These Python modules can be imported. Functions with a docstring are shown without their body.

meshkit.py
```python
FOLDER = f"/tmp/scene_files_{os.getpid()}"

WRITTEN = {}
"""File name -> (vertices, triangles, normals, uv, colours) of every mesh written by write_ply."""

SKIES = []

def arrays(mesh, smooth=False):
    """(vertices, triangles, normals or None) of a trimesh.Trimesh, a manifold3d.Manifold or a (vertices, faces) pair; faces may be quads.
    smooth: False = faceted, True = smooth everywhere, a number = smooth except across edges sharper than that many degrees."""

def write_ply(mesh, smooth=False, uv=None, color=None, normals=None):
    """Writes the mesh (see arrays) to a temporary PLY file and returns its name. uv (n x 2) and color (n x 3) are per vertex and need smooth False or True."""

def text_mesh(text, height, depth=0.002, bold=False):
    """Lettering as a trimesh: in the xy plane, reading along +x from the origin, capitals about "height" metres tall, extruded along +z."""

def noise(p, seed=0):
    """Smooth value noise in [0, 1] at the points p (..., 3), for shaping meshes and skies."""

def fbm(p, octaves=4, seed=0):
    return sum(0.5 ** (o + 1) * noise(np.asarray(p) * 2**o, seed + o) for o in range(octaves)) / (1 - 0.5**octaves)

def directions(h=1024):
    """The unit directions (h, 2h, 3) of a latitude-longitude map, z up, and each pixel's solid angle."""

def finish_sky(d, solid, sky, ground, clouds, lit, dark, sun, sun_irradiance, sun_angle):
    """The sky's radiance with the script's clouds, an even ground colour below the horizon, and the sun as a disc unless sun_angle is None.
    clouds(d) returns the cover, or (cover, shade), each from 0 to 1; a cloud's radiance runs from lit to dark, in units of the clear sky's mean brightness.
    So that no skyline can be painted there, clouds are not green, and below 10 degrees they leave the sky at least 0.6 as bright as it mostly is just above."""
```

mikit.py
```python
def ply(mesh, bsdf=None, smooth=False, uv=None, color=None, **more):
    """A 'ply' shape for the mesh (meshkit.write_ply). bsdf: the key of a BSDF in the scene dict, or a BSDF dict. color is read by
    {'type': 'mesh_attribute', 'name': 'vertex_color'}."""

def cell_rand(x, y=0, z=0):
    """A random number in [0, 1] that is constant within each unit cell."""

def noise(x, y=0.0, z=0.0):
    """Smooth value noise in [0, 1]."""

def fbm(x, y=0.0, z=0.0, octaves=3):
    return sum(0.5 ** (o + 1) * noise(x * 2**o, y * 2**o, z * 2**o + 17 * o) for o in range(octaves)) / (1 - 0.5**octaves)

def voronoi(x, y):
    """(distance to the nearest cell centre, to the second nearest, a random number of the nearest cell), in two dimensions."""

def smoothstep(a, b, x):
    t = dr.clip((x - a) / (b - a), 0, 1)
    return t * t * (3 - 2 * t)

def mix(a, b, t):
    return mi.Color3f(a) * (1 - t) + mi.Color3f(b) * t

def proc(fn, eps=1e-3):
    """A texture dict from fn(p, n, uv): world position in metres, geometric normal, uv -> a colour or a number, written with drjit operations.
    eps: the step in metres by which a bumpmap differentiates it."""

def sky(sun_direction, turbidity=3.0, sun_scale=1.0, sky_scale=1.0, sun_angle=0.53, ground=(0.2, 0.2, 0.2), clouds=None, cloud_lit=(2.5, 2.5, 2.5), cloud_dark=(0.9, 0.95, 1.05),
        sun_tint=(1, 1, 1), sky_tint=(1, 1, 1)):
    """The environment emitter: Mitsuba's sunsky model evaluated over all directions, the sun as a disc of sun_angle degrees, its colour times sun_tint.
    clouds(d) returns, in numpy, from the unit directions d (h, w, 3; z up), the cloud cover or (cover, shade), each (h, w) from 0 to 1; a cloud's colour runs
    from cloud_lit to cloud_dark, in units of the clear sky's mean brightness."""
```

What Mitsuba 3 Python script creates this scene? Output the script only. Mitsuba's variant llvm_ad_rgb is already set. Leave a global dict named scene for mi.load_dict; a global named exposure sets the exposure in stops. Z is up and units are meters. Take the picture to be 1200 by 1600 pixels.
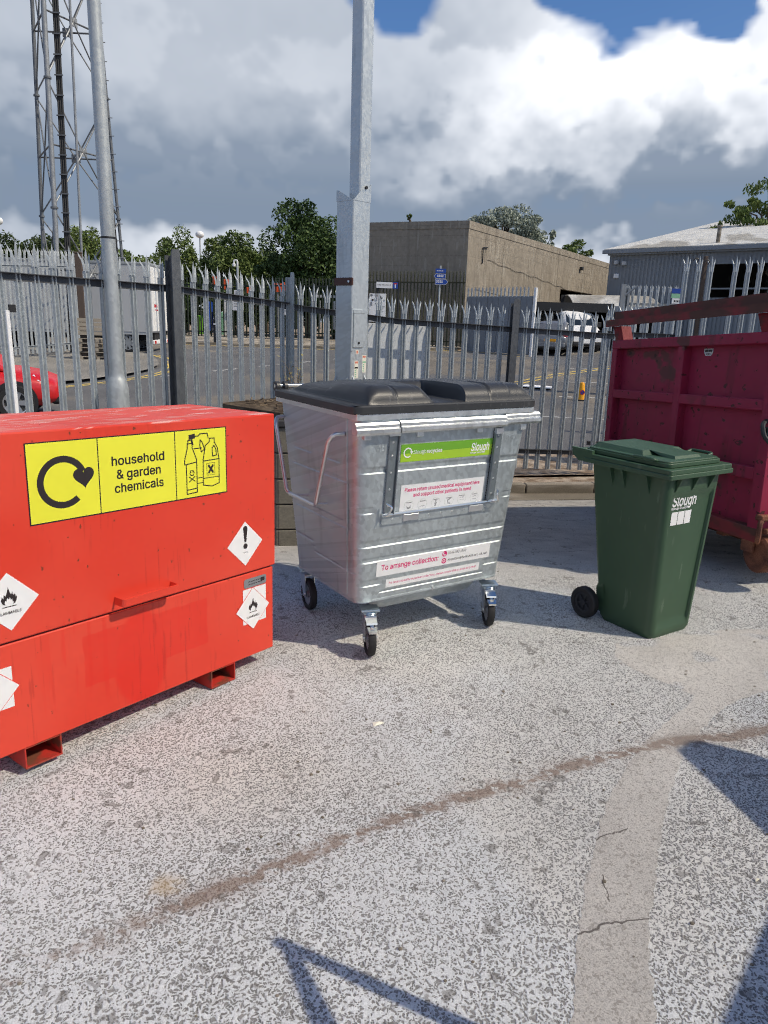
import math, random
import numpy as np, trimesh, drjit as dr, mitsuba as mi
import mikit, meshkit
from mikit import proc, noise, fbm, voronoi, cell_rand, smoothstep, mix
from shapely.geometry import Polygon, LineString, Point, box as sbox
from shapely.ops import unary_union
from shapely import affinity

T = mi.ScalarTransform4f
scene, labels = {'type': 'scene'}, {}
rng = np.random.default_rng(7)

# ---------------------------------------------------------------- camera, sky, exposure
CAM = np.array([0, 0, 1.76])
FW = np.array([0.0, 0.967747, -0.251925]); UP = np.array([-0.0311748, 0.2517940 * 0 + 0.2518, 0.9672446])
RIGHT = np.array([0.999481, 0.0081154, 0.0311748])
UP = np.cross(RIGHT, FW)
scene['camera'] = {'type': 'perspective', 'fov': 56.005, 'fov_axis': 'x', 'near_clip': 0.05, 'far_clip': 4000.0,
                   'to_world': T().look_at(origin=CAM.tolist(), target=(CAM + FW).tolist(), up=UP.tolist())}
EL = math.radians(46.0)
SUN = (0.954 * math.cos(EL), -0.300 * math.cos(EL), math.sin(EL))


def sstep(a, b, x):
    t = np.clip((x - a) / (b - a), 0, 1); return t * t * (3 - 2 * t)


def clouds(d):
    az = np.degrees(np.arctan2(d[..., 0], d[..., 1])); el = np.degrees(np.arcsin(np.clip(d[..., 2], -1, 1)))
    s = 1.0 / np.maximum(d[..., 2] + 0.25, 0.05)
    q = np.stack([d[..., 0] * s, d[..., 1] * s, 0 * s], -1)
    w = meshkit.fbm(q * 2.3 + [3, 7, 1], 4, 11) - 0.5
    az2, el2 = az + 9 * w, el + 5.0 * (meshkit.fbm(q * 3.1 + [9, 2, 4], 5, 3) - 0.5)
    big = meshkit.fbm(q * 1.7 + [5, 1, 2], 5, 21)
    ahead = np.exp(-(np.minimum(np.abs(az), 180) / 75.0) ** 4)                         # the bank of cloud stands to the north, opposite the sun
    patch = np.clip((meshkit.fbm(q * 1.3 + [31, 17, 5], 5, 5) - 0.52) / 0.10, 0, 1)    # loose fair-weather clouds elsewhere
    edge = el2 + 1.6 * (meshkit.fbm(q * 9 + [1, 5, 9], 4, 8) - 0.5) * 2
    top = np.interp(az2, [-70, -30, -8, 0, 2.5, 8, 11, 15, 19, 22, 24.5, 30, 70], [40, 34, 27, 20.8, 20.6, 25, 21.2, 18.8, 19.2, 17.4, 20.2, 27, 36])
    bank = np.clip((top + 0.5 - edge) / 1.0, 0, 1)
    cover = np.clip(ahead * bank + (1 - ahead) * patch * 0.9, 0, 1)
    f = meshkit.fbm(np.stack([az * 0.13, el * 0.22, 0 * az], -1) + [4, 9, 1], 5, 17) - 0.5
    f2 = meshkit.fbm(np.stack([az * 0.42, el * 0.55, 0 * az], -1) + [14, 3, 1], 4, 29) - 0.5
    f3 = meshkit.fbm(np.stack([az * 0.9, el * 1.1, 0 * az], -1) + [4, 13, 6], 4, 37) - 0.5
    azw = az + 10 * f
    base = np.interp(azw, [-60, -30, -16, -4, 4, 14, 22, 30, 60], [9.0, 9.5, 9.0, 9.5, 9.5, 9.5, 10.0, 10.0, 9.0])   # where the grey underside of the bank gives way to lit cloud
    gain = np.interp(azw, [-60, -30, -10, 2, 9, 16, 24, 32, 60], [0.36, 0.36, 0.36, 0.42, 0.74, 0.92, 0.84, 0.62, 0.5])
    e = el + 6 * f + 2.6 * f2 + 1.0 * f3
    mid = meshkit.fbm(np.stack([az * 0.075, el * 0.13, 0 * az], -1) + [8, 2, 5], 4, 51)
    light = gain * sstep(base - 0.5, base + 7.5, e) * (0.72 + 0.62 * mid) + 0.03
    puff = sstep(0.48, 0.62, meshkit.fbm(np.stack([az * 0.20, el * 0.30, 0 * az], -1) + [2, 5, 7], 4, 41) + 0.20 * f3)
    right = sstep(-6, 10, azw)
    light += (0.22 * puff - 0.11) * sstep(7, 11, el) * (0.35 + 0.65 * right) + 0.10 * f3 * sstep(8, 13, el) * (0.3 + 0.7 * right) + 0.05
    low = sstep(7.4, 4.0, el + 5 * f2) * np.interp(az, [-40, -26, -20, -15, -9, -4, 3, 9, 14, 22, 30], [0.36, 0.36, 0.50, 0.66, 0.42, 0.20, 0.0, 0.42, 0.80, 0.80, 0.66])
    light = np.maximum(light, low + 0.10 * f3)
    light = np.maximum(light, 0.09 * sstep(8.5, 11, el) + 0.03)
    shade = 1 - np.clip(light, 0, 1.0)
    return cover, np.where(ahead > 0.3, shade, 0.25 + 0.3 * (big > 0.5))


scene['sky'] = mikit.sky(SUN, turbidity=3.0, clouds=clouds, sky_tint=(0.80, 1.02, 1.28), sun_tint=(0.93, 1.0, 1.09), cloud_lit=(4.6, 4.7, 4.9), cloud_dark=(0.60, 0.88, 1.30))
exposure = 1.3


# ---------------------------------------------------------------- helpers
def hexmat(s):
    s = s.lstrip('#'); c = [int(s[i:i + 2], 16) / 255 for i in (0, 2, 4)]
    return [((v + 0.055) / 1.055) ** 2.4 if v > 0.04 else v / 12.92 for v in c]


def mat(key, color, rough=0.5, metal=0.0, bump=None, scale=1.0, spec=0.5, coat=0.0, eps=1e-3):
    col = color if isinstance(color, dict) else {'type': 'rgb', 'value': list(map(float, color))}
    r = rough if isinstance(rough, dict) else float(rough)
    b = {'type': 'principled', 'base_color': col, 'roughness': r, 'metallic': float(metal), 'specular': float(spec)}
    if coat: b['clearcoat'] = float(coat); b['clearcoat_gloss'] = 0.9
    if bump is not None: b = {'type': 'bumpmap', 'arbitrary': proc(bump, eps), 'scale': float(scale), 'bsdf': b}
    scene[key] = {'type': 'twosided', 'bsdf': b}
    return key


def add(key, mesh, bsdf, M=None, smooth=False):
    if isinstance(mesh, (list, tuple)): mesh = trimesh.util.concatenate([m for m in mesh])
    if M is not None: mesh = mesh.copy(); mesh.apply_transform(M)
    k, n = key, 0
    while k in scene:
        n += 1; k = f'{key}_{n:03d}'
    scene[k] = mikit.ply(mesh, bsdf, smooth=smooth)
    return k


def tag(key, label=None, cat=None, group=None, kind=None):
    d = labels.setdefault(key, {})
    for a, b in (('label', label), ('category', cat), ('group', group), ('kind', kind)):
        if b: d[a] = b


USED = {}


def name(base):
    n = USED.get(base, -1) + 1; USED[base] = n
    return base if n == 0 else f'{base}_{n:03d}'


def cbox(x0, x1, y0, y1, z0, z1, c=0.004):
    a, b = np.array([x0, y0, z0], float), np.array([x1, y1, z1], float)
    c = min(c, *((b - a) * 0.45))
    if c <= 1e-5:
        m = trimesh.creation.box(b - a); m.apply_translation((a + b) / 2); return m
    P = []
    for sx in (0, 1):
        for sy in (0, 1):
            for sz in (0, 1):
                q = np.where([sx, sy, sz], b, a); s = np.where([sx, sy, sz], -1, 1) * c
                for k in range(3):
                    v = q + s; v[k] = q[k]; P.append(v)
    return trimesh.convex.convex_hull(np.array(P))


def box(x0, x1, y0, y1, z0, z1): return cbox(x0, x1, y0, y1, z0, z1, 0)


def hull(pts): return trimesh.convex.convex_hull(np.array(pts, float))


def tube(pts, r, n=10, cap=True):
    p = np.asarray(pts, float); r = np.broadcast_to(r, (len(p),))
    t = np.gradient(p, axis=0); t /= np.linalg.norm(t, axis=1, keepdims=True) + 1e-12
    ref = np.array([0, 0, 1.0]) if abs(t[0, 2]) < 0.9 else np.array([1.0, 0, 0])
    A = np.cross(t[0], ref); A /= np.linalg.norm(A); a = []
    for k in range(len(p)):
        A = A - t[k] * (A @ t[k]); A /= np.linalg.norm(A); a.append(A)
    a = np.array(a); b = np.cross(t, a); g = np.arange(n) * 2 * np.pi / n
    v = (p[:, None] + r[:, None, None] * (np.cos(g)[None, :, None] * a[:, None] + np.sin(g)[None, :, None] * b[:, None])).reshape(-1, 3)
    f = []
    for i in range(len(p) - 1):
        for j in range(n):
            q = (i * n + j, i * n + (j + 1) % n, (i + 1) * n + (j + 1) % n, (i + 1) * n + j)
            f += [(q[0], q[1], q[2]), (q[0], q[2], q[3])]
    if cap:
        v = np.vstack([v, p[0], p[-1]]); c0, c1 = len(v) - 2, len(v) - 1; o = (len(p) - 1) * n
        for j in range(n): f += [(c0, (j + 1) % n, j), (c1, o + j, o + (j + 1) % n)]
    return trimesh.Trimesh(v, f, process=False)


def rounded(pts, r, n=5):
    pts = [np.array(p, float) for p in pts]; out = [pts[0]]
    for a, b, c in zip(pts, pts[1:], pts[2:]):
        u, w = a - b, c - b; k = min(r, np.linalg.norm(u) * .45, np.linalg.norm(w) * .45)
        p0, p1 = b + u / np.linalg.norm(u) * k, b + w / np.linalg.norm(w) * k
        for s in np.linspace(0, 1, n + 1): out.append((1 - s) ** 2 * p0 + 2 * s * (1 - s) * b + s * s * p1)
    return np.array(out + [pts[-1]])


def lathe(prof, n=32, axis='z'):
    """prof: (r, h) pairs, closed to the axis when r = 0"""
    m = trimesh.creation.revolve(np.array(prof, float), sections=n)
    if axis == 'x': m.apply_transform(trimesh.transformations.rotation_matrix(np.pi / 2, [0, 1, 0]))
    if axis == 'y': m.apply_transform(trimesh.transformations.rotation_matrix(-np.pi / 2, [1, 0, 0]))
    return m


def ext(geom, d):
    gs = [g for g in getattr(geom, 'geoms', [geom]) if g.area > 1e-9]
    return trimesh.util.concatenate([trimesh.creation.extrude_polygon(g, d, engine='earcut') for g in gs])


def mtx(R=None, t=(0, 0, 0)):
    M = np.eye(4)
    if R is not None: M[:3, :3] = R
    M[:3, 3] = t
    return M


def rotz(a): c, s = math.cos(a), math.sin(a); return np.array([[c, -s, 0], [s, c, 0], [0, 0, 1.0]])


def place(x, y, z, deg=0): return mtx(rotz(math.radians(deg)), (x, y, z))


FRONT = np.array([[1, 0, 0], [0, 0, -1], [0, 1, 0]], float)    # drawing plane (x, y) -> (u, w), thickness towards -v


def decal(key, geom, bsdf, M, v=0.0, thick=0.0006, F=None):
    m = geom if isinstance(geom, trimesh.Trimesh) else ext(geom, thick)
    m = m.copy(); m.apply_transform(mtx(FRONT, (0, v, 0)))
    if F is not None: m.apply_transform(F)
    return add(key, m, bsdf, M)


def text(s, h, x, y, align='l', bold=False, width=None, d=0.0006, shear=0.0):
    m = meshkit.text_mesh(s, h, d, bold)
    w = m.bounds[1, 0] - m.bounds[0, 0]; k = (width / w) if width else 1.0
    off = -m.bounds[0, 0]
    m.apply_translation([off, 0, 0]); S = np.diag([k, 1, 1, 1.0]); S[0, 1] = shear; m.apply_transform(S); w *= k
    m.apply_translation([x - {'l': 0, 'c': w / 2, 'r': w}[align], y, 0])
    return m


def segs(P): return [np.array(P[i + 1]) - np.array(P[i]) for i in range(len(P) - 1)]


def grid(X, Y, Z):
    n, m = X.shape; v = np.stack([X, Y, Z], -1).reshape(-1, 3)
    i, j = np.meshgrid(np.arange(n - 1), np.arange(m - 1), indexing='ij'); a = (i * m + j).ravel()
    f = np.vstack([np.stack([a, a + m, a + m + 1], 1), np.stack([a, a + m + 1, a + 1], 1)])
    return trimesh.Trimesh(v, f, process=False)


def zroad(y): return -0.1 + 0.044 * np.maximum(0, np.minimum(y, 42) - 17)


def zyard(y):
    y = np.asarray(y, float); return -0.055 * np.where(y < 4.2, 0, np.where(y < 5.0, (y - 4.2) ** 2 / 1.6, y - 4.6))


# ---------------------------------------------------------------- materials
def chips(p):
    x, y = p.x + 0.010 * (noise(p.x * 70, p.y * 70) - 0.5), p.y + 0.010 * (noise(p.x * 70 + 9, p.y * 70 + 3) - 0.5)
    d1, d2, r = voronoi(x * 92 + 0.6 * noise(x * 100, y * 100), y * 92 + 0.6 * noise(x * 100 + 5, y * 100 + 8))
    e1, e2, s = voronoi(x * 150 + 7, y * 150 + 3)
    q = fbm(p.x * 2.6, p.y * 2.6, 7, 3)                                   # wear: some areas have lost more of their chips than others
    a = smoothstep(0.50, 0.34, d1 + 0.35 * noise(x * 170, y * 170) - 0.10) * smoothstep(0.32, 0.40, r - 0.85 * (q - 0.42))
    b = smoothstep(0.50, 0.34, e1) * smoothstep(0.66, 0.72, s) * 0.9
    return dr.maximum(a, b), r


STAIN = [(-1.6, 1.10), (-0.985, 1.537), (-0.649, 1.82), (0.036, 2.29), (0.546, 2.53), (1.134, 2.755), (1.808, 2.995), (2.6, 3.2)]
SC = [float(v) for v in np.polyfit([a for a, b in STAIN], [b for a, b in STAIN], 3)]


def stain(p, w=0.048):
    yy = ((SC[0] * p.x + SC[1]) * p.x + SC[2]) * p.x + SC[3]
    d = dr.abs(p.y - yy - 0.05 * (noise(p.x * 3.1) - 0.5)) * 0.85
    g = fbm(p.x * 38, p.y * 55, 0, 3) * 0.75 + 0.5 * fbm(p.x * 4, p.y * 9, 3, 2)
    return smoothstep(w, 0.0, d) * smoothstep(0.34, 0.62, g) * (0.25 + 0.75 * smoothstep(-0.85, -0.45, p.x)) + 0.45 * smoothstep(0.13, 0.0, d) * smoothstep(0.55, 0.72, g)


def yard_col(p, n, uv):
    c, r = chips(p)
    tone = 0.86 + 0.22 * fbm(p.x * 1.3, p.y * 1.3, 0, 4)
    fine = 0.80 + 0.40 * noise(p.x * 420, p.y * 420)
    pale = mi.Color3f(0.595, 0.615, 0.625) * (tone * fine)
    warm = smoothstep(0.52, 0.68, fbm(p.x * 0.8 + 4, p.y * 0.8 + 2, 0, 3))
    pale = pale * mix((1, 1, 1), (1.01, 0.975, 0.93), warm)
    dark = mi.Color3f(0.200, 0.198, 0.195) * (0.6 + 0.8 * r)
    far = smoothstep(4.6, 6.0, p.y + 0.8 * (fbm(p.x * 0.9, p.y * 0.9, 5, 3) - 0.5))       # older, unspeckled tarmac towards the fence
    k = c * (1 - 0.75 * far)
    col = pale * (1 - k) + dark * k
    old = mi.Color3f(0.36, 0.345, 0.32) * (0.75 + 0.5 * fbm(p.x * 6, p.y * 14, 2, 4)) * fine
    col = col * (1 - far) + old * far
    s = dr.clip(stain(p), 0, 1)
    col = mix(col, mi.Color3f(0.15, 0.105, 0.08) * (0.6 + 0.8 * fine * fine), s * 0.75)
    sp = smoothstep(0.70, 0.78, fbm(p.x * 19, p.y * 19, 8, 4))
    col = mix(col, mi.Color3f(0.11, 0.10, 0.09), sp * 0.55)
    o = smoothstep(0.075, 0.0, dr.sqrt(dr.square((p.x + 0.66) * 0.8) + dr.square(p.y - 1.93))) * smoothstep(0.40, 0.62, fbm(p.x * 22, p.y * 22, 1, 3))
    return mix(col, mi.Color3f(0.42, 0.30, 0.15), o * 0.6)


def yard_bump(p, n, uv):
    c, r = chips(p)
    return 0.0032 * (1 - c) + 0.0012 * noise(p.x * 300, p.y * 300) + 0.004 * fbm(p.x * 5, p.y * 5, 0, 2)


mat('yard_mat', proc(yard_col), 0.85, bump=yard_bump, spec=0.3)


def strip_col(p, n, uv):
    f = 0.78 + 0.44 * noise(p.x * 330, p.y * 330)
    t = 0.80 + 0.34 * fbm(p.x * 3.1, p.y * 3.1, 0, 4)
    c, r = chips(p)
    worn = smoothstep(0.58, 0.66, fbm(p.x * 3.3 + 20, p.y * 4.3, 3, 4)) * smoothstep(2.9, 3.2, p.y)      # old speckled tarmac shows where the skim is worn through
    col = mi.Color3f(0.485, 0.468, 0.44) * (f * t)
    col = mix(mix(col, mi.Color3f(0.56, 0.57, 0.58) * f, worn * 0.7), mi.Color3f(0.15, 0.148, 0.145), worn * c)
    col = mix(col, mi.Color3f(0.16, 0.105, 0.075), dr.clip(stain(p), 0, 1) * 0.7)
    k = mi.Float(0)
    for (x0, y0, x1, y1, w) in ((0.69, 2.17, 0.93, 2.27, 0.005), (0.62, 1.79, 0.83, 1.86, 0.006), (0.83, 1.86, 0.90, 1.845, 0.004), (0.755, 1.92, 0.765, 2.04, 0.003)):
        L2 = (x1 - x0) ** 2 + (y1 - y0) ** 2
        wx, wy = p.x + 0.03 * (fbm(p.x * 24, p.y * 24, 1, 3) - 0.5), p.y + 0.03 * (fbm(p.x * 24, p.y * 24, 7, 3) - 0.5)
        t_ = dr.clip(((wx - x0) * (x1 - x0) + (wy - y0) * (y1 - y0)) / L2, 0, 1)
        d = dr.sqrt(dr.square(wx - x0 - t_ * (x1 - x0)) + dr.square(wy - y0 - t_ * (y1 - y0)))
        k = dr.maximum(k, smoothstep(w, w * 0.3, d))
    col = mix(col, mi.Color3f(0.07, 0.06, 0.055), k * 0.85)
    sp = smoothstep(0.66, 0.72, fbm(p.x * 90, p.y * 90, 8, 3)) + smoothstep(0.68, 0.74, fbm(p.x * 170, p.y * 170, 2, 2))
    return mix(col, mi.Color3f(0.19, 0.175, 0.16), dr.clip(sp, 0, 1) * 0.55)


mat('strip_mat', proc(strip_col), 0.88, bump=lambda p, n, uv: 0.0011 * noise(p.x * 260, p.y * 260) + 0.002 * fbm(p.x * 9, p.y * 9, 0, 2), spec=0.3)


def road_col(p, n, uv):
    t = 0.75 + 0.5 * fbm(p.x * 0.7, p.y * 0.7, 0, 4)
    f = 0.85 + 0.3 * noise(p.x * 60, p.y * 60)
    dirt = smoothstep(0.5, 0.7, fbm(p.x * 0.35 + 9, p.y * 0.35, 0, 4))
    return mix(mi.Color3f(0.105, 0.105, 0.107), mi.Color3f(0.15, 0.135, 0.115), dirt) * (t * f)


mat('road_mat', proc(road_col), 0.85, spec=0.3)


def earth_col(p, n, uv):
    t = fbm(p.x * 9, p.y * 9, p.z * 9, 4)
    return mix((0.16, 0.115, 0.08), (0.34, 0.28, 0.22), smoothstep(0.3, 0.7, t)) * (0.75 + 0.5 * noise(p.x * 120, p.y * 120, p.z * 90))


mat('earth_mat', proc(earth_col), 0.95, spec=0.2, bump=lambda p, n, uv: 0.02 * fbm(p.x * 14, p.y * 14, 0, 3))


def kerb_col(p, n, uv):
    t = fbm(p.x * 2.2, p.y * 2.2, p.z * 9, 4); g = noise(p.x * 170, p.y * 170, p.z * 170)
    return mix((0.15, 0.13, 0.10), (0.28, 0.25, 0.21), smoothstep(0.3, 0.7, t)) * (0.8 + 0.4 * g)


mat('soil_dark', proc(lambda p, n, uv: mix((0.045, 0.032, 0.022), (0.13, 0.10, 0.07), smoothstep(0.3, 0.75, fbm(p.x * 12, p.y * 12, p.z * 12, 4)))), 0.95, spec=0.2, bump=lambda p, n, uv: 0.03 * fbm(p.x * 22, p.y * 22, 0, 3))
mat('kerb_mat', proc(kerb_col), 0.9, spec=0.3)
mat('yellow_paint', proc(lambda p, n, uv: mix((0.55, 0.40, 0.10), (0.20, 0.17, 0.11), smoothstep(0.5, 0.72, fbm(p.x * 7, p.y * 7, 0, 4)))), 0.8)
mat('white_paint', proc(lambda p, n, uv: mix((0.50, 0.50, 0.48), (0.17, 0.17, 0.17), smoothstep(0.48, 0.7, fbm(p.x * 7, p.y * 7, 0, 4)))), 0.8)


def galv(key, base, metal, rough, spang=45.0, contrast=0.16, bump=False):
    def col(p, n, uv):
        a, b, r = voronoi((p.x + 0.61 * p.y) * spang, (p.z + 0.37 * p.y) * spang)
        k = (1 - contrast) + 2 * contrast * (0.55 * r + 0.45 * fbm(p.x * 7, p.y * 7, p.z * 7, 3))
        st = smoothstep(0.58, 0.75, fbm(p.x * 16, p.y * 16, p.z * 1.6, 3))
        return mi.Color3f(*base) * k * (1 - 0.16 * st)

    def ro(p, n, uv):
        a, b, r = voronoi((p.x + 0.61 * p.y) * spang, (p.z + 0.37 * p.y) * spang)
        return rough + 0.14 * (r - 0.5) + 0.10 * (fbm(p.x * 5, p.y * 5, p.z * 5, 2) - 0.5)
    mat(key, proc(col), proc(ro), metal, bump=(lambda p, n, uv: 0.006 * fbm(p.x * 4.5, p.y * 4.5, p.z * 4.5, 2) + 0.0009 * smoothstep(0.66, 0.74, fbm(p.x * 14, p.y * 14, p.z * 14, 2))) if bump else None)


galv('bin_steel', (0.50, 0.55, 0.57), 0.68, 0.50, 46.0, 0.22, bump=True)
galv('guide_steel_shaded', (0.23, 0.265, 0.285), 0.6, 0.42, 46.0, 0.12)  # flap guides: shade and dark reflections put into the base colour
galv('rail_steel', (0.066, 0.070, 0.076), 0.2, 0.55, 30.0, 0.2)
galv('bar_steel', (0.72, 0.74, 0.74), 0.85, 0.36, 60.0, 0.12)
galv('pale_steel', (0.40, 0.435, 0.455), 0.45, 0.48, 55.0, 0.17)
galv('far_pale_steel', (0.46, 0.49, 0.505), 0.3, 0.55, 40.0, 0.15)
galv('post_steel', (0.10, 0.108, 0.118), 0.25, 0.5, 30.0, 0.15)
galv('column_steel', (0.52, 0.56, 0.58), 0.55, 0.45, 35.0, 0.13)
galv('lamp_steel', (0.44, 0.47, 0.48), 0.45, 0.5, 30.0, 0.13)
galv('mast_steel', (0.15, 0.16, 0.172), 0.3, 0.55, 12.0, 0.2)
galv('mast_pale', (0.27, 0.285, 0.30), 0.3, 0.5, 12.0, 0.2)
mat('zinc', (0.72, 0.74, 0.76), 0.22, 0.95)
mat('zinc_blue', (0.50, 0.60, 0.68), 0.25, 0.95)
mat('chrome', (0.85, 0.85, 0.83), 0.12, 1.0)
mat('tyre', proc(lambda p, n, uv: mi.Color3f(0.018, 0.018, 0.019) * (0.7 + 0.6 * fbm(p.x * 30, p.y * 30, p.z * 30, 3))), 0.65)
mat('hub_plastic', (0.025, 0.026, 0.03), 0.45)
mat('hub_grey', (0.30, 0.31, 0.33), 0.4, 0.5)
mat('black_lid', proc(lambda p, n, uv: mix(mi.Color3f(0.030, 0.031, 0.033) * (0.8 + 0.5 * fbm(p.x * 9, p.y * 9, p.z * 9, 3)), (0.11, 0.11, 0.11), 0.5 * smoothstep(0.66, 0.76, fbm((p.x + p.y) * 50, (p.x - p.y) * 9, p.z * 20, 4)))), 0.42,
    bump=lambda p, n, uv: 0.00022 * noise(p.x * 420, p.y * 420, p.z * 420) + 0.0015 * fbm(p.x * 7, p.y * 7, p.z * 7, 2))
mat('green_plastic', proc(lambda p, n, uv: mi.Color3f(0.040, 0.084, 0.045) * (0.88 + 0.24 * fbm(p.x * 6, p.y * 6, p.z * 3, 3)) + mi.Color3f(0.035, 0.04, 0.033) * smoothstep(0.64, 0.74, fbm((p.x + p.y) * 24, (p.x - p.y) * 24, p.z * 5, 5)) * smoothstep(0.45, 0.6, fbm(p.x * 5, p.y * 5, p.z * 5, 2))),
    0.46, bump=lambda p, n, uv: 0.00025 * noise(p.x * 350, p.y * 350, p.z * 350))
mat('lime', (0.36, 0.58, 0.035), 0.35)
mat('lime_dark', (0.16, 0.40, 0.03), 0.35)
mat('sticker_white', proc(lambda p, n, uv: mi.Color3f(0.80, 0.80, 0.80) * (0.93 + 0.1 * fbm(p.x * 20, p.y * 20, p.z * 20, 2))), 0.38)
mat('sticker_yellow', proc(lambda p, n, uv: mi.Color3f(0.78, 0.76, 0.045) * (0.93 + 0.1 * fbm(p.x * 5, p.y * 5, p.z * 5, 2))), 0.42)
mat('ink', (0.022, 0.016, 0.016), 0.5)
mat('pink_ink', (0.62, 0.03, 0.16), 0.5)
mat('grey_ink', (0.30, 0.30, 0.30), 0.5)
mat('grey_print', (0.62, 0.65, 0.60), 0.5)
mat('red_ink', (0.70, 0.03, 0.02), 0.5)

RM = np.array([[0.60823799, -0.79375157, -0.0022364], [0.79342319, 0.607900104, 0.03061227], [-0.022939, -0.020394, 0.99952883]])
RT = np.array([-0.554, 3.505, -0.001])


def red_local(p):
    x, y, z = p.x - float(RT[0]), p.y - float(RT[1]), p.z - float(RT[2])
    return [x * float(RM[0, k]) + y * float(RM[1, k]) + z * float(RM[2, k]) for k in range(3)]


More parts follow.
